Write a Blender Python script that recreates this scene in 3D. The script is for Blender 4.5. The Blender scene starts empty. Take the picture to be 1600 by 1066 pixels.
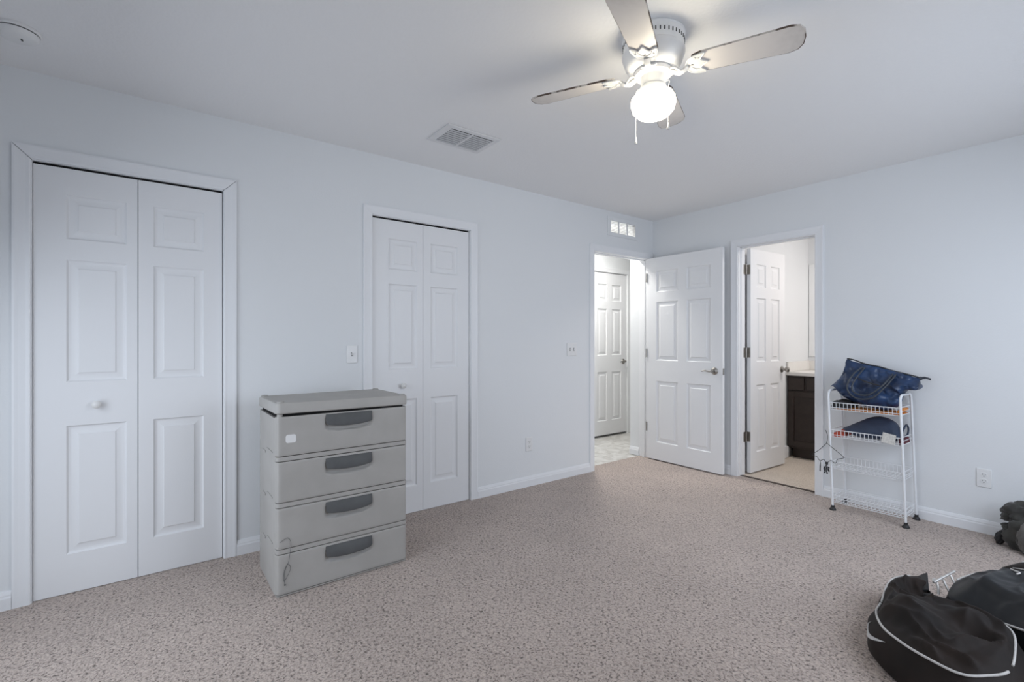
import bpy, bmesh, math, random
from mathutils import Vector, Matrix, noise
random.seed(7)
SC = bpy.context.scene
COL = SC.collection
R = math.radians

# ------------------------------------------------------------------ camera, light, exposure
SC.view_settings.view_transform = 'Standard'
SC.view_settings.look = 'None'
SC.view_settings.exposure = 0.0
SC.view_settings.gamma = 1.0
SC.view_settings.use_curve_mapping = False

cam_data = bpy.data.cameras.new('camera')
cam_data.sensor_fit = 'HORIZONTAL'
cam_data.sensor_width = 36.0
cam_data.lens = 36.0 * 752 / 1600
cam_data.shift_y = -1 / 1600
cam_data.clip_start = 0.05
cam = bpy.data.objects.new('camera', cam_data)
COL.objects.link(cam)
cam.location = (3.089, -4.179, 1.207)
cam.rotation_euler = (R(90), 0, math.atan2(0.7964, 0.6049))
SC.camera = cam

world = bpy.data.worlds.new('world')
SC.world = world
world.use_nodes = True
bg = world.node_tree.nodes['Background']
bg.inputs[0].default_value = (0.62, 0.78, 1.0, 1)
bg.inputs[1].default_value = 0.5

def area(name, loc, rot, sx, sy, power, color, spread=180):
    d = bpy.data.lights.new(name, 'AREA')
    d.shape = 'RECTANGLE'; d.size = sx; d.size_y = sy
    d.energy = power; d.color = color; d.spread = R(spread)
    o = bpy.data.objects.new(name, d); COL.objects.link(o)
    o.location = loc; o.rotation_euler = rot
    return o
# daylight entering through the windows behind and beside the camera (sky light, so it slants down)
DOWN = 27
area('daylight_back', (1.35, -5.16, 1.00), (R(90 - 26), 0, 0), 1.9, 1.5, 24.5, (0.84, 0.91, 1.0), 165)
area('daylight_right', (3.76, -1.5, 1.40), (R(90 - DOWN), 0, R(90)), 1.8, 1.5, 34.5, (0.80, 0.88, 1.0), 165)
# ceiling lamps of the hall and of the bathroom, out of sight beyond the doorways
area('hall_lamp', (-0.55, -0.34, 2.42), (0, 0, 0), 0.3, 0.3, 25.0, (1.0, 0.975, 0.92))
area('bath_lamp', (2.15, 0.90, 2.40), (0, R(12), 0), 0.4, 0.4, 15.5, (1.0, 0.943, 0.905))
GLOBE_STRENGTH = 18.5

# ------------------------------------------------------------------ materials
def mat(name, color, rough=0.5, metal=0.0, spec=0.5, bump=None, var=None, sheen=0.0, emit=None, coat=0.0):
    """bump=(scale, strength, distance); var=(scale, darker colour, low, high)"""
    m = bpy.data.materials.new(name); m.use_nodes = True
    nt = m.node_tree; n = nt.nodes; l = nt.links
    b = n['Principled BSDF']
    b.inputs['Base Color'].default_value = (*color, 1)
    b.inputs['Roughness'].default_value = rough
    b.inputs['Metallic'].default_value = metal
    b.inputs['Specular IOR Level'].default_value = spec
    b.inputs['Sheen Weight'].default_value = sheen
    b.inputs['Coat Weight'].default_value = coat
    tc = n.new('ShaderNodeTexCoord')
    if var:
        t = n.new('ShaderNodeTexNoise'); t.inputs['Scale'].default_value = var[0]
        t.inputs['Detail'].default_value = 4
        l.new(tc.outputs['Object'], t.inputs['Vector'])
        r = n.new('ShaderNodeValToRGB')
        r.color_ramp.elements[0].position = var[2]; r.color_ramp.elements[0].color = (*var[1], 1)
        r.color_ramp.elements[1].position = var[3]; r.color_ramp.elements[1].color = (*color, 1)
        l.new(t.outputs['Fac'], r.inputs['Fac']); l.new(r.outputs['Color'], b.inputs['Base Color'])
    if bump:
        t2 = n.new('ShaderNodeTexNoise'); t2.inputs['Scale'].default_value = bump[0]
        t2.inputs['Detail'].default_value = 3
        l.new(tc.outputs['Object'], t2.inputs['Vector'])
        bp = n.new('ShaderNodeBump'); bp.inputs['Strength'].default_value = bump[1]
        bp.inputs['Distance'].default_value = bump[2]
        l.new(t2.outputs['Fac'], bp.inputs['Height']); l.new(bp.outputs['Normal'], b.inputs['Normal'])
    if emit:
        b.inputs['Emission Color'].default_value = (*emit[0], 1)
        b.inputs['Emission Strength'].default_value = emit[1]
    return m

MW = mat('wall_paint', (0.80, 0.815, 0.83), 0.75, spec=0.25, bump=(90, 0.12, 0.004))
MC = mat('ceiling_paint', (0.885, 0.885, 0.89), 0.85, spec=0.2, bump=(70, 0.25, 0.006))
MT = mat('trim_paint', (0.84, 0.85, 0.87), 0.45, spec=0.4)
MD = mat('door_paint', (0.83, 0.835, 0.85), 0.42, spec=0.4, bump=(300, 0.03, 0.001))
MDARK = mat('shade_black', (0.02, 0.02, 0.02), 0.9, spec=0.1)  # near-black standing in for shade in the closets, lid gap and vent
MNICK = mat('brushed_nickel', (0.42, 0.40, 0.37), 0.32, metal=1.0, var=(60, (0.33, 0.31, 0.29), 0.3, 0.7))
MPLATE = mat('plate_plastic', (0.82, 0.82, 0.82), 0.35, var=(30, (0.80, 0.80, 0.80), 0.3, 0.7))
MSLOT = mat('slot_dark', (0.05, 0.05, 0.05), 0.7, var=(40, (0.04, 0.04, 0.04), 0.3, 0.7))
MKNOB = mat('knob_ceramic', (0.80, 0.79, 0.78), 0.25, var=(40, (0.76, 0.75, 0.73), 0.3, 0.7))
MPLAST = mat('grey_plastic', (0.43, 0.415, 0.395), 0.55, bump=(500, 0.10, 0.001), var=(7, (0.395, 0.38, 0.36), 0.35, 0.65))
MHAND = mat('charcoal_plastic', (0.095, 0.098, 0.10), 0.6, bump=(600, 0.25, 0.001), var=(20, (0.08, 0.082, 0.085), 0.3, 0.7))
MWIRE = mat('white_enamel', (0.86, 0.87, 0.89), 0.3, var=(50, (0.82, 0.83, 0.85), 0.3, 0.7))
MBLK = mat('black_plastic', (0.02, 0.02, 0.022), 0.5, var=(60, (0.03, 0.03, 0.032), 0.3, 0.7))
MNAVY = mat('navy_nylon', (0.018, 0.052, 0.140), 0.38, spec=0.5, sheen=0.0, bump=(14, 0.45, 0.02), var=(9, (0.010, 0.020, 0.05), 0.32, 0.62))
MNAVY2 = mat('navy_cotton', (0.028, 0.045, 0.088), 0.6, sheen=0.05, bump=(10, 0.3, 0.015), var=(8, (0.018, 0.028, 0.058), 0.3, 0.65))
MSTRAP = mat('strap_leather', (0.055, 0.065, 0.08), 0.4, var=(60, (0.03, 0.036, 0.05), 0.3, 0.7))
MOR = mat('orange_cloth', (0.75, 0.27, 0.05), 0.8, var=(20, (0.62, 0.20, 0.03), 0.3, 0.7), bump=(200, 0.2, 0.002))
MRED = mat('red_cloth', (0.55, 0.09, 0.05), 0.8, var=(20, (0.42, 0.06, 0.03), 0.3, 0.7), bump=(200, 0.2, 0.002))
MMAR = mat('maroon_cloth', (0.14, 0.02, 0.035), 0.8, var=(20, (0.05, 0.012, 0.02), 0.3, 0.7), bump=(200, 0.2, 0.002))
MDCL = mat('dark_cloth', (0.035, 0.032, 0.034), 0.8, var=(20, (0.02, 0.02, 0.02), 0.3, 0.7), bump=(120, 0.3, 0.003))
MPAPER = mat('paper', (0.72, 0.70, 0.66), 0.8, var=(90, (0.55, 0.53, 0.50), 0.35, 0.6))
MDUF = mat('black_polyester', (0.023, 0.0155, 0.0125), 0.62, spec=0.15, sheen=0.02, bump=(350, 0.12, 0.001), var=(6, (0.011, 0.009, 0.0085), 0.3, 0.7))
MDUF2 = mat('black_polyester_cool', (0.014, 0.015, 0.018), 0.42, spec=0.4, sheen=0.0, bump=(350, 0.12, 0.001), var=(6, (0.009, 0.010, 0.012), 0.3, 0.7))
MPIPE = mat('grey_piping', (0.60, 0.58, 0.56), 0.5, var=(90, (0.5, 0.48, 0.46), 0.3, 0.7))
MSWOOSH = mat('silver_print', (0.55, 0.54, 0.53), 0.5, var=(90, (0.48, 0.47, 0.46), 0.3, 0.7))
MROD = mat('steel_rod', (0.72, 0.70, 0.68), 0.3, metal=0.5, var=(50, (0.5, 0.48, 0.46), 0.3, 0.7))
MOLIVE = mat('olive_cloth', (0.055, 0.052, 0.045), 0.85, var=(12, (0.025, 0.024, 0.022), 0.3, 0.65), bump=(60, 0.35, 0.006), sheen=0.2)
MGREYCL = mat('grey_cloth', (0.15, 0.14, 0.13), 0.85, var=(12, (0.09, 0.085, 0.08), 0.3, 0.65), bump=(60, 0.3, 0.006), sheen=0.2)
MTEAL = mat('pale_teal_cloth', (0.30, 0.42, 0.46), 0.85, var=(12, (0.2, 0.3, 0.34), 0.3, 0.65), bump=(60, 0.3, 0.006))
MFAN = mat('fan_enamel_dimmed', (0.68, 0.68, 0.68), 0.35, var=(30, (0.65, 0.65, 0.65), 0.3, 0.7))  # fan white darkened in the colour to offset the globe's glare
MMOTOR = mat('motor_enamel_brightened', (0.86, 0.86, 0.86), 0.35, var=(30, (0.83, 0.83, 0.83), 0.3, 0.7))  # same white as a lighter copy, since the housing rendered too dim
MESP = mat('espresso_wood', (0.040, 0.027, 0.022), 0.4, var=(25, (0.03, 0.02, 0.016), 0.3, 0.7))
MTOP = mat('white_countertop', (0.82, 0.80, 0.77), 0.3, var=(20, (0.79, 0.77, 0.74), 0.3, 0.7))
MSTRIP = mat('threshold_strip', (0.10, 0.075, 0.06), 0.6, var=(40, (0.06, 0.045, 0.04), 0.3, 0.7))
MMIRROR = mat('mirror_glass', (0.9, 0.9, 0.9), 0.02, metal=1.0, var=(2, (0.89, 0.9, 0.9), 0.3, 0.7))
MVENT = mat('vent_enamel', (0.78, 0.78, 0.79), 0.4, var=(30, (0.74, 0.74, 0.75), 0.3, 0.7))
MLOUV = mat('grille_louvre', (0.50, 0.48, 0.46), 0.6, var=(30, (0.46, 0.44, 0.42), 0.3, 0.7))
MSLAT = mat('vent_slat', (0.60, 0.61, 0.63), 0.45, var=(30, (0.56, 0.57, 0.59), 0.3, 0.7))
MGLOBE = mat('globe_glass', (0.9, 0.88, 0.85), 0.3, emit=((1.0, 0.90, 0.70), GLOBE_STRENGTH), var=(20, (0.88, 0.86, 0.83), 0.3, 0.7))

def carpet(name, lo, hi, mid):
    m = bpy.data.materials.new(name); m.use_nodes = True
    nt = m.node_tree; n = nt.nodes; l = nt.links; b = n['Principled BSDF']
    b.inputs['Roughness'].default_value = 0.95; b.inputs['Specular IOR Level'].default_value = 0.1
    b.inputs['Sheen Weight'].default_value = 0.25
    tc = n.new('ShaderNodeTexCoord')
    t = n.new('ShaderNodeTexNoise'); t.inputs['Scale'].default_value = 98; t.inputs['Detail'].default_value = 3
    t.inputs['Distortion'].default_value = 0.8
    l.new(tc.outputs['Object'], t.inputs['Vector'])
    r = n.new('ShaderNodeValToRGB'); e = r.color_ramp.elements
    e[0].position = 0.31; e[0].color = (*lo, 1); e[1].position = 0.66; e[1].color = (*hi, 1)
    k = e.new(0.46); k.color = (*mid, 1)
    l.new(t.outputs['Fac'], r.inputs['Fac'])
    t3 = n.new('ShaderNodeTexNoise'); t3.inputs['Scale'].default_value = 2.2; t3.inputs['Detail'].default_value = 5
    t3.inputs['Roughness'].default_value = 0.65
    l.new(tc.outputs['Object'], t3.inputs['Vector'])
    r3 = n.new('ShaderNodeValToRGB'); e = r3.color_ramp.elements
    e[0].position = 0.35; e[0].color = (0.88, 0.88, 0.88, 1); e[1].position = 0.65; e[1].color = (1, 1, 1, 1)
    l.new(t3.outputs['Fac'], r3.inputs['Fac'])
    mx = n.new('ShaderNodeMix'); mx.data_type = 'RGBA'; mx.blend_type = 'MULTIPLY'; mx.inputs[0].default_value = 1
    l.new(r.outputs['Color'], mx.inputs[6]); l.new(r3.outputs['Color'], mx.inputs[7])
    l.new(mx.outputs[2], b.inputs['Base Color'])
    bp = n.new('ShaderNodeBump'); bp.inputs['Strength'].default_value = 0.8; bp.inputs['Distance'].default_value = 0.01
    l.new(t.outputs['Fac'], bp.inputs['Height']); l.new(bp.outputs['Normal'], b.inputs['Normal'])
    return m
MCARPET = carpet('carpet', (0.115, 0.088, 0.074), (0.63, 0.525, 0.465), (0.46, 0.375, 0.33))
MBATHC = carpet('bath_carpet', (0.55, 0.46, 0.37), (0.82, 0.72, 0.62), (0.70, 0.60, 0.50))

def tile_mat():
    m = bpy.data.materials.new('hall_tile'); m.use_nodes = True
    nt = m.node_tree; n = nt.nodes; l = nt.links; b = n['Principled BSDF']
    b.inputs['Roughness'].default_value = 0.3
    tc = n.new('ShaderNodeTexCoord')
    br = n.new('ShaderNodeTexBrick'); br.inputs['Scale'].default_value = 1.3; br.offset = 0
    br.inputs['Color1'].default_value = (0.74, 0.73, 0.71, 1); br.inputs['Color2'].default_value = (0.68, 0.67, 0.65, 1)
    br.inputs['Mortar'].default_value = (0.58, 0.57, 0.55, 1); br.inputs['Mortar Size'].default_value = 0.008
    br.inputs['Row Height'].default_value = 0.5
    l.new(tc.outputs['Object'], br.inputs['Vector'])
    t = n.new('ShaderNodeTexNoise'); t.inputs['Scale'].default_value = 6; t.inputs['Detail'].default_value = 6
    t.inputs['Distortion'].default_value = 1.5
    l.new(tc.outputs['Object'], t.inputs['Vector'])
    r = n.new('ShaderNodeValToRGB'); e = r.color_ramp.elements
    e[0].position = 0.4; e[0].color = (0.75, 0.74, 0.72, 1); e[1].position = 0.6; e[1].color = (1, 1, 1, 1)
    l.new(t.outputs['Fac'], r.inputs['Fac'])
    mx = n.new('ShaderNodeMix'); mx.data_type = 'RGBA'; mx.blend_type = 'MULTIPLY'; mx.inputs[0].default_value = 1
    l.new(br.outputs['Color'], mx.inputs[6]); l.new(r.outputs['Color'], mx.inputs[7])
    l.new(mx.outputs[2], b.inputs['Base Color'])
    return m
MTILE = tile_mat()

def blade_mats():
    """white laminate with dust towards the tip, and a chipped brown edge (object x runs along the blade)"""
    m = bpy.data.materials.new('blade_laminate'); m.use_nodes = True
    nt = m.node_tree; n = nt.nodes; l = nt.links; b = n['Principled BSDF']
    b.inputs['Roughness'].default_value = 0.45
    tc = n.new('ShaderNodeTexCoord')
    t = n.new('ShaderNodeTexNoise'); t.inputs['Scale'].default_value = 45; t.inputs['Detail'].default_value = 5
    l.new(tc.outputs['Object'], t.inputs['Vector'])
    sx = n.new('ShaderNodeSeparateXYZ'); l.new(tc.outputs['Object'], sx.inputs[0])
    mr = n.new('ShaderNodeMapRange'); mr.inputs[1].default_value = 0.40; mr.inputs[2].default_value = 0.56
    l.new(sx.outputs[0], mr.inputs[0])
    mm = n.new('ShaderNodeMath'); mm.operation = 'MULTIPLY'
    l.new(mr.outputs[0], mm.inputs[0]); l.new(t.outputs['Fac'], mm.inputs[1])
    mx = n.new('ShaderNodeMix'); mx.data_type = 'RGBA'
    mx.inputs[6].default_value = (0.74, 0.70, 0.67, 1); mx.inputs[7].default_value = (0.46, 0.43, 0.40, 1)
    l.new(mm.outputs[0], mx.inputs[0]); l.new(mx.outputs[2], b.inputs['Base Color'])
    e = mat('blade_edge', (0.62, 0.58, 0.54), 0.7, var=(16, (0.09, 0.06, 0.045), 0.50, 0.58))
    en = e.node_tree; oi = en.nodes.new('ShaderNodeObjectInfo'); vm = en.nodes.new('ShaderNodeVectorMath'); vm.operation = 'MULTIPLY_ADD'
    vm.inputs[0].default_value = (3, 3, 3); en.links.new(oi.outputs['Random'], vm.inputs[1])
    tcn = next(q for q in en.nodes if q.type == 'TEX_COORD'); tn = next(q for q in en.nodes if q.type == 'TEX_NOISE')
    en.links.new(tcn.outputs['Object'], vm.inputs[2]); en.links.new(vm.outputs[0], tn.inputs['Vector'])
    return m, e
MBLADE, MBEDGE = blade_mats()

# ------------------------------------------------------------------ mesh helpers
WM = {}                                     # object name -> world matrix
def wm(o): return WM.get(o.name, Matrix.Identity(4))

class MB:
    def __init__(s): s.v = []; s.f = []; s.m = []
    def add(s, vs, fs, mi=0, M=None):
        k = len(s.v)
        for p in vs:
            p = Vector(p)
            s.v.append(M @ p if M else p)
        for f in fs: s.f.append([i + k for i in f]); s.m.append(mi)
        return s
    def box(s, x0, x1, y0, y1, z0, z1, mi=0, M=None):
        v = [(x, y, z) for z in (z0, z1) for y in (y0, y1) for x in (x0, x1)]
        return s.add(v, [(0, 2, 3, 1), (4, 5, 7, 6), (0, 1, 5, 4), (2, 6, 7, 3), (0, 4, 6, 2), (1, 3, 7, 5)], mi, M)
    def lathe(s, prof, seg=32, M=None, mi=0):
        """prof: (r, z) list; closed with caps where r>0 at the ends"""
        vs = []; fs = []
        for r, z in prof:
            for i in range(seg):
                a = 2 * math.pi * i / seg; vs.append((r * math.cos(a), r * math.sin(a), z))
        for j in range(len(prof) - 1):
            for i in range(seg):
                a = j * seg + i; b = j * seg + (i + 1) % seg
                fs.append((a, b, b + seg, a + seg))
        fs.append(tuple(reversed(range(seg)))); fs.append(tuple(range((len(prof) - 1) * seg, len(prof) * seg)))
        return s.add(vs, fs, mi, M)
    def tube(s, pts, r, seg=8, closed=False, M=None, mi=0, flat=None):
        pts = [Vector(p) for p in pts]; n = len(pts)
        T = []
        for i in range(n):
            a = pts[(i - 1) % n] if (closed or i > 0) else pts[0]
            b = pts[(i + 1) % n] if (closed or i < n - 1) else pts[-1]
            t = (b - a); T.append(t.normalized() if t.length > 1e-9 else Vector((0, 0, 1)))
        up = Vector((0, 0, 1)) if abs(T[0].z) < 0.9 else Vector((1, 0, 0))
        nrm = (up - T[0] * up.dot(T[0])).normalized()
        vs = []; fs = []
        for i in range(n):
            nrm = (nrm - T[i] * nrm.dot(T[i])).normalized(); bn = T[i].cross(nrm)
            rr = r[i] if isinstance(r, (list, tuple)) else r
            for j in range(seg):
                a = 2 * math.pi * j / seg
                k = flat if flat else 1.0
                vs.append(pts[i] + nrm * (rr * math.cos(a)) + bn * (rr * k * math.sin(a)))
        for i in range(n if closed else n - 1):
            for j in range(seg):
                a = i * seg + j; b = i * seg + (j + 1) % seg
                c = ((i + 1) % n) * seg + (j + 1) % seg; d = ((i + 1) % n) * seg + j
                fs.append((a, b, c, d))
        if not closed:
            fs.append(tuple(reversed(range(seg)))); fs.append(tuple(range((n - 1) * seg, n * seg)))
        return s.add(vs, fs, mi, M)
    def prism(s, poly, a, b, M=None, mi=0):
        """polygon in xy extruded z=a..b"""
        n = len(poly)
        vs = [(x, y, a) for x, y in poly] + [(x, y, b) for x, y in poly]
        fs = [tuple(reversed(range(n))), tuple(range(n, 2 * n))]
        fs += [(i, (i + 1) % n, n + (i + 1) % n, n + i) for i in range(n)]
        return s.add(vs, fs, mi, M)
    def loft(s, loops, M=None, mi=0, cap=True):
        n = len(loops[0]); vs = [p for lp in loops for p in lp]; fs = []
        for i in range(len(loops) - 1):
            for j in range(n):
                a = i * n + j; b = i * n + (j + 1) % n
                fs.append((a, b, b + n, a + n))
        if cap:
            fs.append(tuple(reversed(range(n)))); fs.append(tuple(range((len(loops) - 1) * n, len(loops) * n)))
        return s.add(vs, fs, mi, M)
    def build(s, name, mats, parent=None, smooth=40, bevel=0, bseg=2, sub=0, local=False, origin=None):
        if not isinstance(mats, (list, tuple)): mats = [mats]
        if parent is not None and not local: inv = wm(parent).inverted()
        elif origin is not None: inv = Matrix.Translation(-Vector(origin))
        else: inv = None
        me = bpy.data.meshes.new(name)
        me.from_pydata([tuple(inv @ p) if inv else tuple(p) for p in s.v], [], s.f)
        for m in mats: me.materials.append(m)
        for p, mi in zip(me.polygons, s.m): p.material_index = mi
        bm = bmesh.new(); bm.from_mesh(me)
        bmesh.ops.recalc_face_normals(bm, faces=bm.faces); bm.to_mesh(me); bm.free()
        if smooth:
            me.shade_smooth(); me.set_sharp_from_angle(angle=R(smooth))
        o = bpy.data.objects.new(name, me); COL.objects.link(o)
        if parent is not None:
            o.parent = parent; WM[o.name] = wm(parent)
        elif origin is not None:
            o.location = origin; WM[o.name] = Matrix.Translation(origin)
        if bevel:
            b = o.modifiers.new('bevel', 'BEVEL'); b.width = bevel; b.segments = bseg; b.limit_method = 'ANGLE'; b.angle_limit = R(35)
        if sub:
            u = o.modifiers.new('subdivision', 'SUBSURF'); u.levels = sub; u.render_levels = sub
        return o

def thing(name, label, cat, loc=(0, 0, 0), rz=0, group=None):
    o = bpy.data.objects.new(name, None); COL.objects.link(o)
    o.empty_display_size = 0.1
    o.location = loc; o.rotation_euler = (0, 0, rz)
    WM[o.name] = Matrix.Translation(loc) @ Matrix.Rotation(rz, 4, 'Z')
    o['label'] = label; o['category'] = cat
    if group: o['group'] = group
    return o
def tag(o, label, cat, group=None):
    o['label'] = label; o['category'] = cat
    if group: o['group'] = group
    return o
def struct(o, label=None):
    o['kind'] = 'structure'
    if label: o['label'] = label
    return o
def sempty(name, loc, label=None, rz=0):
    o = bpy.data.objects.new(name, None); COL.objects.link(o); o.empty_display_size = 0.1
    o.location = loc; o.rotation_euler = (0, 0, rz)
    WM[o.name] = Matrix.Translation(loc) @ Matrix.Rotation(rz, 4, 'Z')
    return struct(o, label)
def copy_part(src, parent, loc=None, rot=None, scale=None):
    c = src.copy(); COL.objects.link(c); c.parent = parent
    if loc is not None: c.location = loc
    if rot is not None: c.rotation_euler = rot
    if scale is not None: c.scale = scale
    return c
def spline(pts, n, closed=False):
    pts = [Vector(p) for p in pts]; N = len(pts); out = []
    segs = N if closed else N - 1
    for i in range(segs):
        def P(k): return pts[k % N] if closed else pts[max(0, min(N - 1, k))]
        p0, p1, p2, p3 = P(i - 1), P(i), P(i + 1), P(i + 2)
        for j in range(n):
            t = j / n
            out.append(0.5 * ((2 * p1) + (p2 - p0) * t + (2 * p0 - 5 * p1 + 4 * p2 - p3) * t * t + (3 * p1 - p0 - 3 * p2 + p3) * t ** 3))
    if not closed: out.append(pts[-1])
    return out

# ------------------------------------------------------------------ setting: shell
H = 2.44
def wall(name, m, axis, a, b, u0, u1, holes, z0=-0.05, z1=H + 0.05):
    """slab between a..b on the given axis, spanning u0..u1, with rectangular openings (u0,u1,z0,z1)"""
    us = sorted({u0, u1, *[h[0] for h in holes], *[h[1] for h in holes]})
    zs = sorted({z0, z1, *[h[2] for h in holes], *[h[3] for h in holes]})
    solid = lambda i, j: (0 <= i < len(us) - 1 and 0 <= j < len(zs) - 1 and
        not any(h[0] <= (us[i] + us[i + 1]) / 2 <= h[1] and h[2] <= (zs[j] + zs[j + 1]) / 2 <= h[3] for h in holes))
    mb = MB()
    def P(d, u, z): return (d, u, z) if axis == 'x' else (u, d, z)
    def Q(*c): mb.add([P(*p) for p in c], [(0, 1, 2, 3)])
    for i in range(len(us) - 1):
        for j in range(len(zs) - 1):
            if not solid(i, j): continue
            A, B, c, d = us[i], us[i + 1], zs[j], zs[j + 1]
            for w in (a, b): Q((w, A, c), (w, B, c), (w, B, d), (w, A, d))
            if not solid(i - 1, j): Q((a, A, c), (b, A, c), (b, A, d), (a, A, d))
            if not solid(i + 1, j): Q((a, B, c), (b, B, c), (b, B, d), (a, B, d))
            if not solid(i, j - 1): Q((a, A, c), (b, A, c), (b, B, c), (a, B, c))
            if not solid(i, j + 1): Q((a, A, d), (b, A, d), (b, B, d), (a, B, d))
    bm_o = mb.build(name, m, smooth=0)
    return struct(bm_o)

C1 = (-4.601, -3.837); C2 = (-2.994, -2.228); HD = (-0.881, -0.066); BD = (0.900, 1.521)
DT = 2.040
XR, YB = 3.62, -5.02
wall('wall_left', MW, 'x', -0.12, 0.0, YB - 0.14, 0.0, [(*C1, -0.05, DT), (*C2, -0.05, DT), (*HD, -0.05, DT), (-0.66, -0.285, 2.235, 2.36)])
wall('wall_far', MW, 'y', 0.0, 0.12, -0.24, XR + 0.14, [(*BD, -0.05, DT)])
W1 = (-2.4, -0.6, 0.6, 2.1); W2 = (0.40, 2.30, 0.2, 1.8)
wall('wall_right', MW, 'x', XR, XR + 0.14, YB - 0.14, 0.0, [W1])
wall('wall_near', MW, 'y', YB - 0.14, YB, 0.0, XR, [W2])
struct(MB().box(-0.12, XR + 0.14, YB - 0.14, 0.02, -0.05, 0).build('floor', MCARPET, smooth=0))
struct(MB().box(-0.12, XR + 0.14, YB - 0.14, 0.12, H, H + 0.05).build('ceiling', MC, smooth=0))
# closet interiors, coloured near-black in place of their shade
for k, (a, b) in enumerate((C1, C2)):
    m = MB()
    m.box(-0.74, -0.70, a - 0.2, b + 0.2, 0, H); m.box(-0.70, -0.12, a - 0.2, a - 0.16, 0, H); m.box(-0.70, -0.12, b + 0.16, b + 0.2, 0, H)
    m.box(-0.74, -0.12, a - 0.2, b + 0.2, H - 0.02, H + 0.03); m.box(-0.74, -0.12, a - 0.2, b + 0.2, -0.05, 0.0)
    struct(m.build('wall_closet_%d' % (k + 1), MDARK, smooth=0))
# hall
struct(MB().box(-1.10, -1.00, -2.0, 0.15, -0.05, H).box(-1.10, -1.00, 0.81, 2.2, -0.05, H).box(-1.10, -1.00, 0.15, 0.81, 2.06, H)
       .box(-1.25, -1.10, 0.0, 1.0, -0.05, H).build('wall_hall_far', MW, smooth=0))
struct(MB().box(-0.24, -0.12, -0.066, 0.0, -0.05, H).box(-0.24, -0.12, 0.12, 2.2, -0.05, H).build('wall_hall_return', MW, smooth=0))
struct(MB().box(-1.0, -0.12, -2.1, -2.0, -0.05, H).build('wall_hall_left', MW, smooth=0))
struct(MB().box(-1.1, -0.12, 2.2, 2.3, -0.05, H).build('wall_hall_right', MW, smooth=0))
struct(MB().box(-1.1, -0.12, -2.1, 2.3, -0.05, -0.004).build('floor_hall', MTILE, smooth=0))
struct(MB().box(-1.1, -0.12, -2.1, 2.3, H, H + 0.05).build('ceiling_hall', MC, smooth=0))
# bathroom
struct(MB().box(0.72, 0.835, 0.12, 1.75, -0.05, H).build('wall_bath_left', MW, smooth=0))
struct(MB().box(0.835, 2.5, 1.65, 1.75, -0.05, H).build('wall_bath_far', MW, smooth=0))
struct(MB().box(2.5, 2.6, 0.12, 1.75, -0.05, H).build('wall_bath_right', MW, smooth=0))
struct(MB().box(0.72, 2.6, 0.02, 1.75, -0.05, 0.0).build('floor_bath', MBATHC, smooth=0))
struct(MB().box(0.72, 2.6, 0.12, 1.75, H, H + 0.05).build('ceiling_bath', MC, smooth=0))

# windows behind the camera
def window(n, axis, a, b, hole):
    P = lambda d, u, z: (d, u, z) if axis == 'x' else (u, d, z)
    u0, u1, z0, z1 = hole
    e = sempty('window_%d' % n, P((a + b) / 2, (u0 + u1) / 2, z0))
    def bar(mb, ua, ub, za, zb, t=0.03):
        c = (a + b) / 2
        p, q = P(c - t, ua, za), P(c + t, ub, zb)
        mb.box(min(p[0], q[0]), max(p[0], q[0]), min(p[1], q[1]), max(p[1], q[1]), za, zb)
    f = MB()
    bar(f, u0, u0 + .05, z0, z1); bar(f, u1 - .05, u1, z0, z1); bar(f, u0, u1, z0, z0 + .05); bar(f, u0, u1, z1 - .05, z1)
    bar(f, u0, u1, (z0 + z1) / 2 - .02, (z0 + z1) / 2 + .02); bar(f, (u0 + u1) / 2 - .02, (u0 + u1) / 2 + .02, z0, z1)
    f.build('window_frame', MT, e)
window(1, 'x', XR, XR + 0.14, W1)
window(2, 'y', YB - 0.14, YB, W2)

# casings: profile swept round an opening, with mitres
PROF = [(0.0, 0.0), (0.0, 0.008), (0.005, 0.010), (0.016, 0.009), (0.040, 0.011), (0.052, 0.013), (0.060, 0.012), (0.060, 0.0)]
def casing(name, fn, u0, u1, zt, g=0.0004):
    """fn(u, out, z) -> world point; two legs and a head meeting at mitres with a hairline gap g"""
    m = MB()
    m.loft([[fn(u0 - w, t, 0.0) for w, t in PROF], [fn(u0 - w, t, zt + w - g) for w, t in PROF]])
    m.loft([[fn(u0 - w, t, zt + w) for w, t in PROF], [fn(u1 + w, t, zt + w) for w, t in PROF]])
    m.loft([[fn(u1 + w, t, zt + w - g) for w, t in PROF], [fn(u1 + w, t, 0.0) for w, t in PROF]])
    return struct(m.build(name, MT, smooth=0))
fA = lambda u, o, z: (o, u, z)
fB = lambda u, o, z: (u, -o, z)
casing('trim_1', fA, *C1, DT, 0.0035); casing('trim_2', fA, *C2, DT)
fAh = lambda u, o, z: (o, min(u, -0.006), z)
casing('trim_3', fAh, *HD, DT)
casing('trim_4', fB, *BD, DT)
casing('trim_5', lambda u, o, z: (-1.0 + o, u, z), 0.15, 0.81, 2.06)
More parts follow.
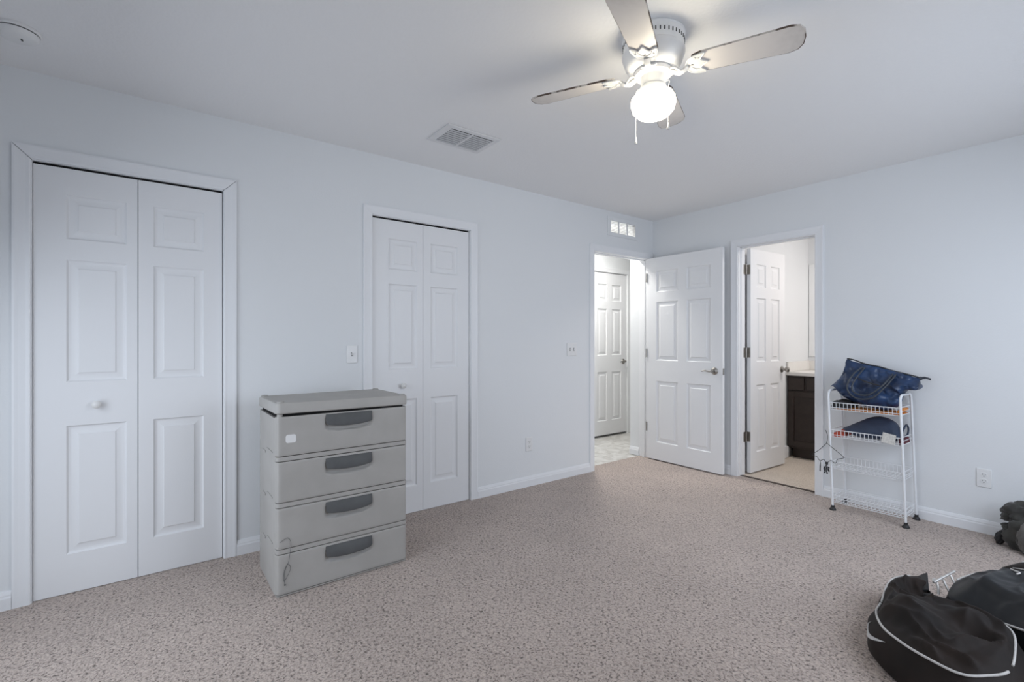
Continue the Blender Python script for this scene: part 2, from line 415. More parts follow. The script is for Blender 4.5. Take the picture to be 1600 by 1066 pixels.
# jamb linings with door stops
def jambs(name, fn, u0, u1, zt, d0, d1, stop):
    t = 0.004
    m = MB()
    def bx(ua, ub, da, db, za, zb):
        p, q = fn(ua, da, za), fn(ub, db, zb)
        m.box(min(p[0], q[0]), max(p[0], q[0]), min(p[1], q[1]), max(p[1], q[1]), za, zb)
    bx(u0, u0 + t, d0, d1, 0, zt); bx(u1 - t, u1, d0, d1, 0, zt); bx(u0, u1, d0, d1, zt - t, zt)
    if stop:
        bx(u0, u0 + .012, stop[0], stop[1], 0, zt); bx(u1 - .012, u1, stop[0], stop[1], 0, zt); bx(u0, u1, stop[0], stop[1], zt - .012, zt)
    return struct(m.build(name, MT, smooth=0))
jambs('trim_6', fA, *HD, DT, -0.12, 0.0, (-0.08, -0.045))
jambs('trim_7', fB, *BD, DT, -0.12, 0.0, (-0.075, -0.04))
jambs('trim_8', fA, *C1, DT, -0.12, 0.0, None)
jambs('trim_9', fA, *C2, DT, -0.12, 0.0, None)

# baseboards
BP = [(0, 0), (0.013, 0), (0.013, 0.052), (0.010, 0.060), (0.010, 0.066), (0.006, 0.078), (0.004, 0.083), (0, 0.083)]
def baseboard(name, fn, runs):
    m = MB()
    for a, b in runs:
        m.loft([[fn(u, o, z) for o, z in BP] for u in (a, b)])
    return struct(m.build(name, MT, smooth=0))
baseboard('baseboard_left', fA, [(YB, C1[0] - .061), (C1[1] + .061, C2[0] - .061), (C2[1] + .061, HD[0] - .061)])
baseboard('baseboard_far', fB, [(0.014, BD[0] - .061), (BD[1] + .061, XR)])
baseboard('baseboard_right', lambda u, o, z: (XR - o, u, z), [(YB, 0)])
baseboard('baseboard_hall_return', lambda u, o, z: (u, -0.066 - o, z), [(-0.24, -0.122)])
baseboard('baseboard_hall_far', lambda u, o, z: (-1.0 + o, u, z), [(-2.0, 0.088), (0.872, 2.2)])
m = MB(); m.box(0.835, 0.868, 0.14, 1.085, 0, 0.12)
struct(m.build('baseboard_bath', MT, bevel=0.006))
struct(MB().box(BD[0] + .004, BD[1] - .004, 0.030, 0.062, 0.0, 0.006).build('trim_10', MSTRIP, bevel=0.002))

# ------------------------------------------------------------------ panel doors
def door_leaf(w, h, t, panels):
    """leaf in local x 0..w, z 0..h, y 0..t, with moulded raised panels on both faces"""
    mb = MB()
    xs = sorted({0, w, *[p[0] for p in panels], *[p[1] for p in panels]})
    zs = sorted({0, h, *[p[2] for p in panels], *[p[3] for p in panels]})
    RINGS = [(0, 0), (0.007, 0.0085), (0.013, 0.0105), (0.018, 0.0105), (0.040, 0.0045), (0.0445, 0.001)]
    for y, sg in ((0.0, 1), (t, -1)):
        for i in range(len(xs) - 1):
            for j in range(len(zs) - 1):
                a, b, c, d = xs[i], xs[i + 1], zs[j], zs[j + 1]
                hit = [p for p in panels if p[0] <= (a + b) / 2 <= p[1] and p[2] <= (c + d) / 2 <= p[3]]
                if hit:
                    p = hit[0]
                    if abs(a - p[0]) > 1e-6 or abs(c - p[2]) > 1e-6: continue
                    a, b, c, d = p
                    loops = []
                    for ins, dep in RINGS:
                        yy = y + sg * dep
                        loops.append([(a + ins, yy, c + ins), (b - ins, yy, c + ins), (b - ins, yy, d - ins), (a + ins, yy, d - ins)])
                    vs = [q for lp in loops for q in lp]; fs = []
                    for k in range(len(loops) - 1):
                        for e in range(4):
                            fs.append((k * 4 + e, k * 4 + (e + 1) % 4, k * 4 + 4 + (e + 1) % 4, k * 4 + 4 + e))
                    n = (len(loops) - 1) * 4; fs.append((n, n + 1, n + 2, n + 3))
                    mb.add(vs, fs)
                else:
                    mb.add([(a, y, c), (b, y, c), (b, y, d), (a, y, d)], [(0, 1, 2, 3)])
    mb.add([(0, 0, 0), (w, 0, 0), (w, 0, h), (0, 0, h), (0, t, 0), (w, t, 0), (w, t, h), (0, t, h)],
           [(0, 1, 5, 4), (1, 2, 6, 5), (2, 3, 7, 6), (3, 0, 4, 7)])
    return mb
ROWS = [(0.188, 0.800), (1.008, 1.592), (1.690, 1.900)]
def rows(dz): return [(a - dz, b - dz) for a, b in ROWS]

def bifold(n, C, split, cols, knob_y, label):
    root = sempty('door_%d' % n, (-0.046, C[0], 0.012), label)
    x1 = -0.012
    for k, (a, b) in enumerate(((C[0] + .006, split - .0012), (split + .0012, C[1] - .007))):
        p = [(c0 - a, c1 - a, z0 - .003, z1 - .003) for (c0, c1) in [cols[k]] for z0, z1 in ROWS]
        M = Matrix.Translation((x1, a, 0.003)) @ Matrix.Rotation(R(90), 4, 'Z')
        mb = door_leaf(b - a, 2.021, 0.034, p)
        mb.v = [M @ v for v in mb.v]
        mb.build('door_leaf', MD, root, smooth=20)
    M = Matrix.Translation((x1, knob_y, 0.895)) @ Matrix.Rotation(R(90), 4, 'Y')
    MB().lathe([(0.0001, 0), (0.009, 0.0), (0.008, 0.012), (0.012, 0.016), (0.0185, 0.022), (0.019, 0.028), (0.014, 0.034), (0.004, 0.0365), (0.0001, 0.0366)], 24, M).build('door_knob', MKNOB, root)
    tr = MB(); tr.box(-0.04, -0.02, C[0] + .01, C[1] - .01, 2.030, 2.0355); tr.build('track', MDARK, root)
    return root
bifold(1, C1, -4.213, [(-4.482, -4.258), (-4.150, -3.930)], -4.372, 'white two-leaf bifold closet door nearest the camera')
bifold(2, C2, -2.617, [(-2.874, -2.662), (-2.557, -2.334)], -2.773, 'white two-leaf bifold closet door behind the chest of drawers')

def lever(root, M, flip=1):
    h = MB()
    h.lathe([(0.0001, 0), (0.033, 0), (0.033, 0.004), (0.028, 0.010), (0.014, 0.013), (0.012, 0.030), (0.012, 0.046), (0.0001, 0.047)], 28, M)
    pts = spline([(0, 0, 0.040), (0.012 * flip, -0.001, 0.044), (0.035 * flip, -0.003, 0.046), (0.07 * flip, 0.003, 0.046), (0.105 * flip, -0.004, 0.044)], 6)
    h.tube(pts, [0.0085 - 0.0035 * i / (len(pts) - 1) for i in range(len(pts))], 10, M=M)
    return h.build('lever_handle', MNICK, root)

def std_panels(w, st=0.112, mid=0.095):
    pw = (w - 2 * st - mid) / 2
    return [(x, x + pw, z0, z1) for x in (st, st + pw + mid) for z0, z1 in rows(0.012)]
def hinge(root, x, y, z, ax):
    m = MB(); m.lathe([(0.0001, -0.045), (0.006, -0.045), (0.006, 0.045), (0.0001, 0.045)], 12, Matrix.Translation((x, y, z)))
    for (x0, x1, y0, y1) in ax: m.box(x0, x1, y0, y1, z - 0.044, z + 0.044)
    return m.build('hinge', MNICK, root)

# bedroom door standing open against the far wall
d3 = sempty('door_3', (0.0, -0.07, 0.012), 'white six-panel door standing open against the far wall')
w = 0.808
mb = door_leaf(w, 2.025, 0.035, std_panels(w)); M = Matrix.Translation((0.008, -0.106, 0.012)); mb.v = [M @ v for v in mb.v]
mb.build('door_leaf', MD, d3, smooth=20)
lever(d3, Matrix.Translation((0.742, -0.106, 0.930)) @ Matrix.Rotation(R(90), 4, 'X'), -1)
MB().box(0.8155, 0.8175, -0.101, -0.076, 0.90, 0.957).build('latch_plate', MNICK, d3, bevel=0.0008)
for z in (1.845, 1.08, 0.332): hinge(d3, 0.004, -0.112, z, [(-0.001, 0.010, -0.108, -0.1065)])
# strike plate on the left jamb
MB().box(-0.035, -0.008, HD[0] + .004, HD[0] + .0065, 0.905, 0.965).build('strike_plate', MNICK, d3)

# bathroom door standing open into the bathroom
d4 = sempty('door_4', (0.905, 0.122, 0.012), 'white six-panel bathroom door opened inward', 0)
w = 0.605
M = Matrix.Translation((0.940, 0.148, 0.014)) @ Matrix.Rotation(R(87), 4, 'Z')
mb = door_leaf(w, 2.022, 0.035, std_panels(w, 0.10, 0.085)); mb.v = [M @ v for v in mb.v]
mb.build('door_leaf', MD, d4, smooth=20)
k = M @ Matrix.Translation((w - 0.06, 0, 0.915)) @ Matrix.Rotation(R(90), 4, 'X')
MB().lathe([(0.0001, 0), (0.031, 0), (0.030, 0.006), (0.013, 0.010), (0.012, 0.030), (0.022, 0.040), (0.027, 0.052), (0.024, 0.064), (0.012, 0.070), (0.0001, 0.0705)], 28, k).build('door_knob', MNICK, d4)
for z in (1.846, 1.098, 0.338):
    hinge(d4, 0.913, 0.127, z, [(0.9045, 0.9065, 0.080, 0.124), (0.908, 0.938, 0.1455, 0.1470), (0.905, 0.909, 0.122, 0.147)])

# closed door across the hall
d5 = sempty('door_5', (-1.03, 0.15, 0.02), 'white six-panel closed door across the hall')
w = 0.652
M = Matrix.Translation((-1.008, 0.154, 0.024)) @ Matrix.Rotation(R(90), 4, 'Z')
mb = door_leaf(w, 2.03, 0.035, std_panels(w, 0.105, 0.09)); mb.v = [M @ v for v in mb.v]
mb.build('door_leaf', MD, d5, smooth=20)
lever(d5, Matrix.Translation((-1.008, 0.742, 0.935)) @ Matrix.Rotation(R(90), 4, 'Y') @ Matrix.Rotation(R(90), 4, 'Z'), -1)
for m_ in (): pass

# ------------------------------------------------------------------ wall plates
def switch(label, y, z, gangs):
    pw = 0.070 if gangs == 1 else 0.116
    t = thing('light_switch', label, 'light switch', (0, y, z))
    MB().box(0.0002, 0.006, y - pw / 2, y + pw / 2, z - 0.057, z + 0.057).build('plate', MPLATE, t, bevel=0.003)
    for k in range(gangs):
        yy = y + (k - (gangs - 1) / 2) * 0.046
        up = 1 if k == 0 else -1
        g = MB(); g.box(0.006, 0.0068, yy - 0.006, yy + 0.006, z - 0.013, z + 0.013); g.build('toggle_slot', MSLOT, t)
        g = MB(); g.prism([(0, -0.009), (0.014, up * 0.010 - 0.003), (0.014, up * 0.010 + 0.003), (0, 0.009)], -0.0045, 0.0045,
                          Matrix.Translation((0.006, yy, z)) @ Matrix.Rotation(R(90), 4, 'X'))
        g.build('toggle', MPLATE, t)
switch('single white light switch on the wall left of the second closet', -3.127, 1.118, 1)
switch('double white light switch plate beside the hall doorway', -1.168, 1.127, 2)

def outlet(label, M, loc, pw=0.070):
    t = thing('wall_outlet', label, 'outlet', loc)
    MB().box(-pw / 2, pw / 2, -0.0575, 0.0575, 0.0002, 0.006, M=M).build('plate', MPLATE, t, bevel=0.003)
    for s in (-1, 1):
        c = Matrix.Translation((0, s * 0.0195, 0.006))
        r = MB(); r.lathe([(0.0001, 0), (0.0165, 0), (0.0160, 0.002), (0.0001, 0.002)], 24, M @ c)
        rc = r.build('receptacle', MPLATE, t)
        q = MB(); q.box(-0.0075, -0.0052, 0.000, 0.0085, 0.0021, 0.0026, M=M @ c); q.box(0.0052, 0.0075, 0.000, 0.0075, 0.0021, 0.0026, M=M @ c)
        q.lathe([(0.0001, 0.0021), (0.0028, 0.0021), (0.0028, 0.0026), (0.0001, 0.0026)], 12, M @ c @ Matrix.Translation((0, -0.0075, 0)))
        q.build('slot', MSLOT, rc)
MA = lambda y, z: Matrix(((0, 0, 1, 0), (1, 0, 0, y), (0, 1, 0, z), (0, 0, 0, 1)))       # local x->y, y->z, z->x
MBw = lambda x, z: Matrix(((1, 0, 0, x), (0, 0, -1, 0), (0, 1, 0, z), (0, 0, 0, 1)))     # local z -> -y
outlet('white wall outlet low on the left wall near the hall doorway', MA(-1.657, 0.348), (0, -1.657, 0.348))
outlet('white wall outlet on the far wall right of the wire rack', MBw(2.477, 0.345), (2.477, 0, 0.345))

# transfer grille above the hall doorway
t = thing('wall_vent', 'white three-pane air grille above the hall doorway', 'vent', (0, -0.4725, 2.235))
y0, y1, z0, z1 = -0.70, -0.268, 2.207, 2.388
m = MB(); m.box(0.0002, 0.008, y0, y1, z0, 2.24); m.box(0.0002, 0.008, y0, y1, 2.352, z1); m.box(0.0002, 0.008, y0, -0.652, 2.24, 2.352); m.box(0.0002, 0.008, -0.290, y1, 2.24, 2.352)
for yy in (-0.535, -0.412): m.box(-0.004, 0.006, yy - 0.006, yy + 0.006, 2.24, 2.352)
m.build('frame', MW, t, bevel=0.002)
for a, b in ((-0.652, -0.541), (-0.529, -0.418), (-0.406, -0.290)):
    m = MB()
    for k in range(8):
        zz = 2.243 + k * 0.0135
        m.add([(-0.028, a, zz + 0.012), (-0.028, b, zz + 0.012), (0.002, b, zz), (0.002, a, zz), (-0.028, a, zz + 0.0135), (-0.028, b, zz + 0.0135), (0.002, b, zz + 0.0015), (0.002, a, zz + 0.0015)],
              [(0, 1, 2, 3), (4, 7, 6, 5), (0, 4, 5, 1), (1, 5, 6, 2), (2, 6, 7, 3), (3, 7, 4, 0)])
    m.build('louvre', MLOUV, t)

# ceiling supply vent
VX0, VX1, VY0, VY1 = 0.432, 0.700, -2.815, -2.448
t = thing('ceiling_vent', 'white two-bay slatted air vent in the ceiling', 'vent', ((VX0 + VX1) / 2, (VY0 + VY1) / 2, H))
m = MB(); zt, zb = H - 0.0003, H - 0.008; gx0, gx1, gy0, gy1 = 0.458, 0.662, -2.772, -2.478
m.box(VX0, gx0, VY0, VY1, zb, zt); m.box(gx1, VX1, VY0, VY1, zb, zt); m.box(gx0, gx1, VY0, gy0, zb, zt); m.box(gx0, gx1, gy1, VY1, zb, zt)
m.box(gx0, gx1, -2.631, -2.619, zb, zt); m.build('frame', MVENT, t, bevel=0.003)
MB().box(gx0, gx1, gy0, gy1, H - 0.0012, H - 0.0004).build('duct_shade', MDARK, t)  # flat dark sheet painting the shade behind the slats
for a, b in ((gy0, -2.631), (-2.619, gy1)):
    n = 8
    for k in range(n):
        xx = gx0 + 0.010 + (gx1 - gx0 - 0.030) * k / (n - 1)
        m = MB()
        m.add([(xx + 0.005, a, H - 0.003), (xx - 0.005, a, H - 0.0082), (xx - 0.006, a, H - 0.0074), (xx + 0.004, a, H - 0.0022),
               (xx + 0.005, b, H - 0.003), (xx - 0.005, b, H - 0.0082), (xx - 0.006, b, H - 0.0074), (xx + 0.004, b, H - 0.0022)],
              [(0, 1, 5, 4), (1, 2, 6, 5), (2, 3, 7, 6), (3, 0, 4, 7), (0, 3, 2, 1), (4, 5, 6, 7)])
        m.build('slat', MSLAT, t)

# smoke detector
t = thing('smoke_detector', 'round white smoke detector on the ceiling', 'smoke detector', (0.385, -4.585, H))
Mz = Matrix.Translation((0.385, -4.585, H - 0.0003)) @ Matrix.Rotation(math.pi, 4, 'X')
MB().lathe([(0.0001, 0), (0.070, 0), (0.070, 0.008), (0.066, 0.012), (0.0001, 0.012)], 40, Mz).build('base', MPLATE, t)
MB().lathe([(0.0001, 0.0118), (0.061, 0.0118), (0.061, 0.0165), (0.0001, 0.0165)], 40, Mz).build('vent_gap', MSLOT, t)
MB().lathe([(0.0001, 0.0163), (0.064, 0.0163), (0.063, 0.024), (0.054, 0.034), (0.040, 0.038), (0.0001, 0.039)], 40, Mz).build('cover', MPLATE, t)
m = MB(); m.box(-0.006, 0.012, -0.003, 0.003, 0.0385, 0.0398, M=Mz @ Matrix.Translation((0.0, -0.012, 0))); m.build('indicator', MSLOT, t)

# ------------------------------------------------------------------ ceiling fan
FX, FY = 1.8775, -2.538
fan = thing('ceiling_fan', 'white four-blade ceiling fan with a lit globe', 'ceiling fan', (FX, FY, H))
T0 = Matrix.Translation((FX, FY, 0))
zb = 2.296
MB().lathe([(0.0001, H - .0004), (0.122, H - .0004), (0.124, H - 0.006), (0.121, H - 0.010), (0.119, H - 0.062), (0.123, H - 0.068), (0.124, H - 0.078), (0.119, H - 0.092),
            (0.110, H - 0.118), (0.098, H - 0.134), (0.085, H - 0.140), (0.0001, H - 0.140)], 56, T0).build('motor_housing', MMOTOR, fan, smooth=30)
for k in range(44):
    a = 2 * math.pi * k / 44
    if k == 0:
        m = MB(); m.box(0.1185, 0.1215, -0.0022, 0.0022, -0.007, 0.007); vs = m
        v0 = m.build('vent_slot', MSLOT, fan, local=True); v0.location = (0, 0, -0.036)
        vsrc = v0
    else:
        copy_part(vsrc, fan, (0, 0, -0.036), (0, 0, a))
m = MB()
a0 = math.atan2(-0.7964 * -0.45 + 0.6047 * 0.893, 0.6049 * -0.45 + 0.7964 * 0.893)
MB().lathe([(0.0001, 2.300), (0.072, 2.300), (0.076, 2.292), (0.072, 2.282), (0.050, 2.276), (0.048, 2.238), (0.052, 2.234), (0.054, 2.222), (0.0001, 2.222)], 40, T0).build('switch_housing', MFAN, fan, smooth=30)
MB().lathe([(0.0001, 2.226), (0.045, 2.226), (0.048, 2.217), (0.072, 2.205), (0.086, 2.188), (0.0885, 2.168), (0.081, 2.142), (0.062, 2.122), (0.035, 2.112), (0.0001, 2.110)], 48, T0).build('globe', MGLOBE, fan, smooth=60)
# blades and irons, built along local +x then copied
bl = []
def outline():
    pts = []
    x0, x1 = 0.150, 0.533
    w0, w1 = 0.052, 0.064
    pts += [(x0, -w0 * 0.80), (x0 + 0.03, -w0)]
    pts += [(x1 - 0.05, -w1), (x1 - 0.02, -w1 * 0.86), (x1 - 0.004, -w1 * 0.52), (x1, 0), (x1 - 0.004, w1 * 0.52), (x1 - 0.02, w1 * 0.86), (x1 - 0.05, w1)]
    pts += [(x0 + 0.03, w0), (x0, w0 * 0.80)]
    return pts
def blade_mesh():
    P = outline(); n = len(P); mb = MB()
    mb.add([(x, y, 0.0035) for x, y in P], [tuple(range(n))], 0)
    mb.add([(x, y, -0.0035) for x, y in P], [tuple(reversed(range(n)))], 0)
    mb.add([(x, y, z) for z in (-0.0035, 0.0035) for x, y in P], [(i, (i + 1) % n, n + (i + 1) % n, n + i) for i in range(n)], 1)
    # chipped strip just inside the edge of the underside
    for i in range(n):
        (x0, y0), (x1, y1) = P[i], P[(i + 1) % n]
        c = Vector((0.35, 0)); q = []
        for x, y in ((x0, y0), (x1, y1)):
            d = Vector((x, y)) - c; d = d.normalized() * 0.0035; q.append((x - d.x, y - d.y))
        mb.add([(x0, y0, -0.0038), (x1, y1, -0.0038), (q[1][0], q[1][1], -0.0038), (q[0][0], q[0][1], -0.0038)], [(0, 1, 2, 3)], 1)
    return mb
def iron_mesh():
    mb = MB()
    # medallion under the blade root: scroll outline
    ol = spline([(0.128, -0.010, 0), (0.140, -0.034, 0), (0.165, -0.046, 0), (0.196, -0.050, 0), (0.190, -0.036, 0), (0.180, -0.022, 0), (0.192, -0.010, 0),
                 (0.206, 0.0, 0), (0.192, 0.010, 0), (0.180, 0.022, 0), (0.190, 0.036, 0), (0.196, 0.050, 0), (0.165, 0.046, 0), (0.140, 0.034, 0), (0.128, 0.010, 0)], 5, True)
    mb.prism([(p.x, p.y) for p in ol], -0.0085, -0.0040)
    mb.tube([Vector((p.x, p.y, -0.0085)) for p in ol], 0.003, 6, True)
    for s in (-1, 1):
        mb.tube(spline([(0.145, s * 0.006, -0.009), (0.158, s * 0.022, -0.009), (0.176, s * 0.030, -0.009)], 5), 0.0028, 6)
        for xx, yy in ((0.160, s * 0.034), (0.150, s * 0.0)):
            mb.lathe([(0.0001, -0.012), (0.004, -0.0115), (0.005, -0.0085), (0.0001, -0.0085)], 10, Matrix.Translation((xx, yy, 0)))
    return mb
def arm_mesh():
    mb = MB()
    p = spline([(0.060, 0, -0.008), (0.078, 0, -0.014), (0.096, 0.0, -0.024), (0.112, 0, -0.024), (0.132, 0, -0.010)], 6)
    mb.tube(p, 0.008, 10, flat=1.5)
    for s in (-1, 1):
        mb.tube(spline([(0.062, s * 0.010, -0.006), (0.084, s * 0.026, -0.012), (0.100, s * 0.020, -0.022), (0.106, s * 0.006, -0.024)], 5), 0.005, 8)
    return mb
pitch = R(-12)
for k in range(4):
    a = R(26.04) + k * math.pi / 2
    if k == 0:
        b0 = blade_mesh().build('blade', [MBLADE, MBEDGE], fan, local=True, smooth=0)
        i0 = iron_mesh().build('blade_bracket', MFAN, fan, local=True)
        ar0 = arm_mesh().build('bracket_arm', MFAN, i0, local=True)
        b, i, ar = b0, i0, ar0
    else:
        b = copy_part(b0, fan); i = copy_part(i0, fan); ar = copy_part(ar0, i)
    for o in (b, i):
        o.location = (0, 0, zb - H); o.rotation_mode = 'XYZ'
        o.rotation_euler = (pitch, 0, a)
    ar.rotation_euler = (-pitch, 0, 0)
for (cx, cy, ztop, zend) in ((1.8074, -2.5594, 2.245, 2.022), (1.9366, -2.5214, 2.245, 2.048)):
    m = MB()
    d = Vector((cx - FX, cy - FY, 0)).normalized()
    st = Vector((FX, FY, 0)) + d * 0.05
    m.tube(spline([(st.x, st.y, ztop), (st.x + d.x * 0.018, st.y + d.y * 0.018, ztop - 0.004), (cx, cy, ztop - 0.035), (cx, cy, zend + 0.04), (cx, cy, zend + 0.028)], 5), 0.0011, 6)
    ch = m.build('pull_chain', MFAN, fan)
    MB().lathe([(0.0001, 0.030), (0.002, 0.029), (0.0035, 0.018), (0.0062, 0.006), (0.0052, 0.001), (0.0001, 0.0)], 14, Matrix.Translation((cx, cy, zend))).build('pull_knob', MFAN, ch)

# ------------------------------------------------------------------ chest of drawers
CX0, CX1, CY0, CY1 = 0.215, 0.641, -3.697, -3.041
chest = thing('chest_of_drawers', 'grey plastic four-drawer chest with charcoal handles against the left wall', 'chest of drawers', ((CX0 + CX1) / 2, (CY0 + CY1) / 2, 0))
def rrect(x0, x1, y0, y1, r, n=6):
    out = []
    for cx, cy, a in ((x1 - r, y1 - r, 0), (x0 + r, y1 - r, 90), (x0 + r, y0 + r, 180), (x1 - r, y0 + r, 270)):
        for k in range(n + 1):
            t_ = R(a + 90 * k / n); out.append((cx + r * math.cos(t_), cy + r * math.sin(t_)))
    return out
m = MB(); m.prism(rrect(CX0, CX1 - 0.036, CY0, CY1, 0.018), 0.0, 0.838)
# stacking ribs on both sides
for z in (0.20, 0.418, 0.636):
    for yy, s in ((CY0, -1), (CY1, 1)):
        m.box(CX0 + 0.10, CX0 + 0.17, min(yy, yy + s * 0.004), max(yy, yy + s * 0.004), z, z + 0.012)
        m.box(CX0 + 0.22, CX0 + 0.34, min(yy, yy + s * 0.004), max(yy, yy + s * 0.004), z + 0.03, z + 0.036)
m.build('body', MPLAST, chest, bevel=0.003)
# strips between the drawers and the plinth
m = MB()
for z0, z1 in ((0.0, 0.0125), (0.1985, 0.2265), (0.4165, 0.4445), (0.634, 0.662)):
    m.prism(rrect(CX1 - 0.05, CX1 - 0.003, CY0 + 0.0005, CY1 - 0.0005, 0.016), z0 + 0.004, z1 - 0.004)
m.build('rail', MPLAST, chest)
def drawer_front(z0, z1, zc):
    """front skin as a grid with a scooped finger recess under the handle"""
    ny, nz = 72, 26; r = 0.018
    ya, yb = CY0 + 0.0006, CY1 - 0.0006; yc = (ya + yb) / 2
    mb = MB(); g = []
    for j in range(nz + 1):
        z = z0 + (z1 - z0) * j / nz
        row = []
        for i in range(ny + 1):
            u = i / ny; y = ya + (yb - ya) * u
            d = min(y - ya, yb - y)
            x = CX1 - (r - math.sqrt(max(0, r * r - max(0, r - d) ** 2)))
            e = min(z - z0, z1 - z)
            if e < 0.004: x -= 0.002 * (1 - e / 0.004)
            q = abs(y - (CY0 + CY1) / 2 - 0.012) / 0.118
            if q < 1:
                top = zc + 0.01; bot = zc - 0.064 + 0.012 * q * q
                if bot < z < top:
                    s_ = min(1, (z - bot) / 0.012); s_ = s_ * s_ * (3 - 2 * s_)
                    f_ = min(1, (1 - q) / 0.10)
                    x -= 0.012 * s_ * f_
            row.append((x, y, z))
        g.append(row)
    vs = [p for row in g for p in row]; W = ny + 1
    fs = [(j * W + i, j * W + i + 1, (j + 1) * W + i + 1, (j + 1) * W + i) for j in range(nz) for i in range(ny)]
    base = len(vs)
    back = [(CX1 - 0.035, ya, z0), (CX1 - 0.035, yb, z0), (CX1 - 0.035, yb, z1), (CX1 - 0.035, ya, z1)]
    vs += back
    fs.append((base, base + 3, base + 2, base + 1))
    fs.append(tuple([i for i in range(W)] + [base + 1, base]))
    fs.append(tuple([nz * W + i for i in range(W)][::-1] + [base + 3, base + 2]))
    fs.append(tuple([j * W for j in range(nz + 1)][::-1] + [base, base + 3]))
    fs.append(tuple([j * W + ny for j in range(nz + 1)] + [base + 2, base + 1]))
    mb.add(vs, fs)
    return mb
def handle_mesh(zc):
    """hood-shaped pull: straight top edge, bowed lower lip"""
    yc = (CY0 + CY1) / 2 + 0.012; L = 0.1165; n = 28
    loops = []
    for i in range(n + 1):
        q = -1 + 2 * i / n
        y = yc + q * L
        ztop = zc + 0.026; zbot = zc - 0.024 - 0.011 * (1 - q * q)
        sl = 1.0 - 0.06 * max(0, (abs(q) - 0.85) / 0.15)
        out = 0.019 * (1 - 0.55 * abs(q) ** 6)
        x0 = CX1 - 0.014
        if abs(q) > 0.93: zbot += (abs(q) - 0.93) / 0.07 * 0.006
        loops.append([(x0, y * 1.0, ztop), (CX1 + 0.004, y, ztop), (CX1 + out * 0.6, y, ztop - 0.014), (CX1 + out, y, zbot + 0.010), (CX1 + out * 0.92, y, zbot), (CX1 + out * 0.6, y, zbot + 0.001), (CX1 + 0.003, y, zbot + 0.016), (x0, y, ztop - 0.012)])
    return MB().loft(loops)
DR = [(0.0125, 0.1985), (0.2265, 0.4165), (0.4445, 0.634), (0.662, 0.846)]
for (z0, z1) in DR:
    zc = min(z1, 0.852) - 0.036 if z1 < 0.8 else 0.815
    dr = drawer_front(z0, z1, zc).build('drawer', MPLAST, chest, smooth=35)
    handle_mesh(zc).build('handle', MHAND, dr, smooth=50, bevel=0.002)
    if z1 > 0.8:
        m = MB(); m.prism([(y - 3.634, z) for y, z in rrect(-0.023, 0.023, 0.722, 0.761, 0.010)], CX1 - 0.0005, CX1 + 0.0008,
                          Matrix(((0, 0, 1, 0), (1, 0, 0, 0), (0, 1, 0, 0), (0, 0, 0, 1))))
        s_ = m.build('sticker', MPLATE, dr); s_['label'] = 'small white rounded sticker'
MB().prism(rrect(CX0 + 0.01, CX1 - 0.02, CY0 + 0.012, CY1 - 0.012, 0.014), 0.838, 0.866).build('gap_shade', MDARK, chest)  # dark filler that paints the shade in the gap under the lid
# lid, slightly lifted at the near corner
m = MB()
def lidz(x, y): return 0.006 * max(0, (CY1 - y) / (CY1 - CY0)) * max(0, (x - CX0) / (CX1 - CX0))
lo = []
for ins, z in ((0.004, 0.8555), (0.0, 0.860), (0.0, 0.899), (0.004, 0.9055), (0.014, 0.9085), (0.030, 0.9065)):
    lo.append([(x, y, z + lidz(x, y)) for x, y in rrect(CX0 - 0.004 + ins, CX1 + 0.004 - ins, CY0 - 0.004 + ins, CY1 + 0.004 - ins, max(0.006, 0.026 - ins))])
m.loft(lo)
m.build('lid', MPLAST, chest, smooth=40)
m = MB()
for x in (CX0 + 0.022, CX1 - 0.022):
    for y in (CY0 + 0.022, CY1 - 0.022):
        m = MB(); m.lathe([(0.0001, 0.902), (0.0175, 0.902), (0.0165, 0.9115), (0.012, 0.9135), (0.0001, 0.914)], 20, Matrix.Translation((x, y, lidz(x, y))))
        m.build('corner_cap', MPLAST, chest)
# small corner post joining lid and body
MB().lathe([(0.0001, 0.838), (0.013, 0.838), (0.013, 0.8585), (0.0001, 0.8585)], 16, Matrix.Translation((CX1 - 0.018, CY0 + 0.018, 0))).build('corner_post', MPLAST, chest)
# thin loose cord caught on the lowest drawers
cd = MB(); xx = CX1 + 0.0045
P = spline([(xx, -3.684, 0.262), (xx, -3.668, 0.270), (xx + 0.002, -3.651, 0.277), (xx + 0.002, -3.638, 0.262), (xx, -3.635, 0.235), (xx, -3.641, 0.190), (xx, -3.646, 0.160), (xx, -3.660, 0.135),
            (xx, -3.667, 0.100), (xx, -3.665, 0.075), (xx + 0.001, -3.650, 0.098), (xx, -3.637, 0.128), (xx, -3.643, 0.150), (xx, -3.652, 0.148), (xx, -3.661, 0.120), (xx, -3.664, 0.085), (xx, -3.661, 0.060)], 6)
cd.tube(P, 0.0009, 6)
cd.lathe([(0.0001, -0.004), (0.003, -0.003), (0.003, 0.003), (0.0001, 0.004)], 10, Matrix.Translation((xx, -3.661, 0.058)))
tag(cd.build('cord', MHAND, origin=(xx, -3.661, 0.058)), 'thin dark looped cord hanging on the lowest drawer', 'cord')

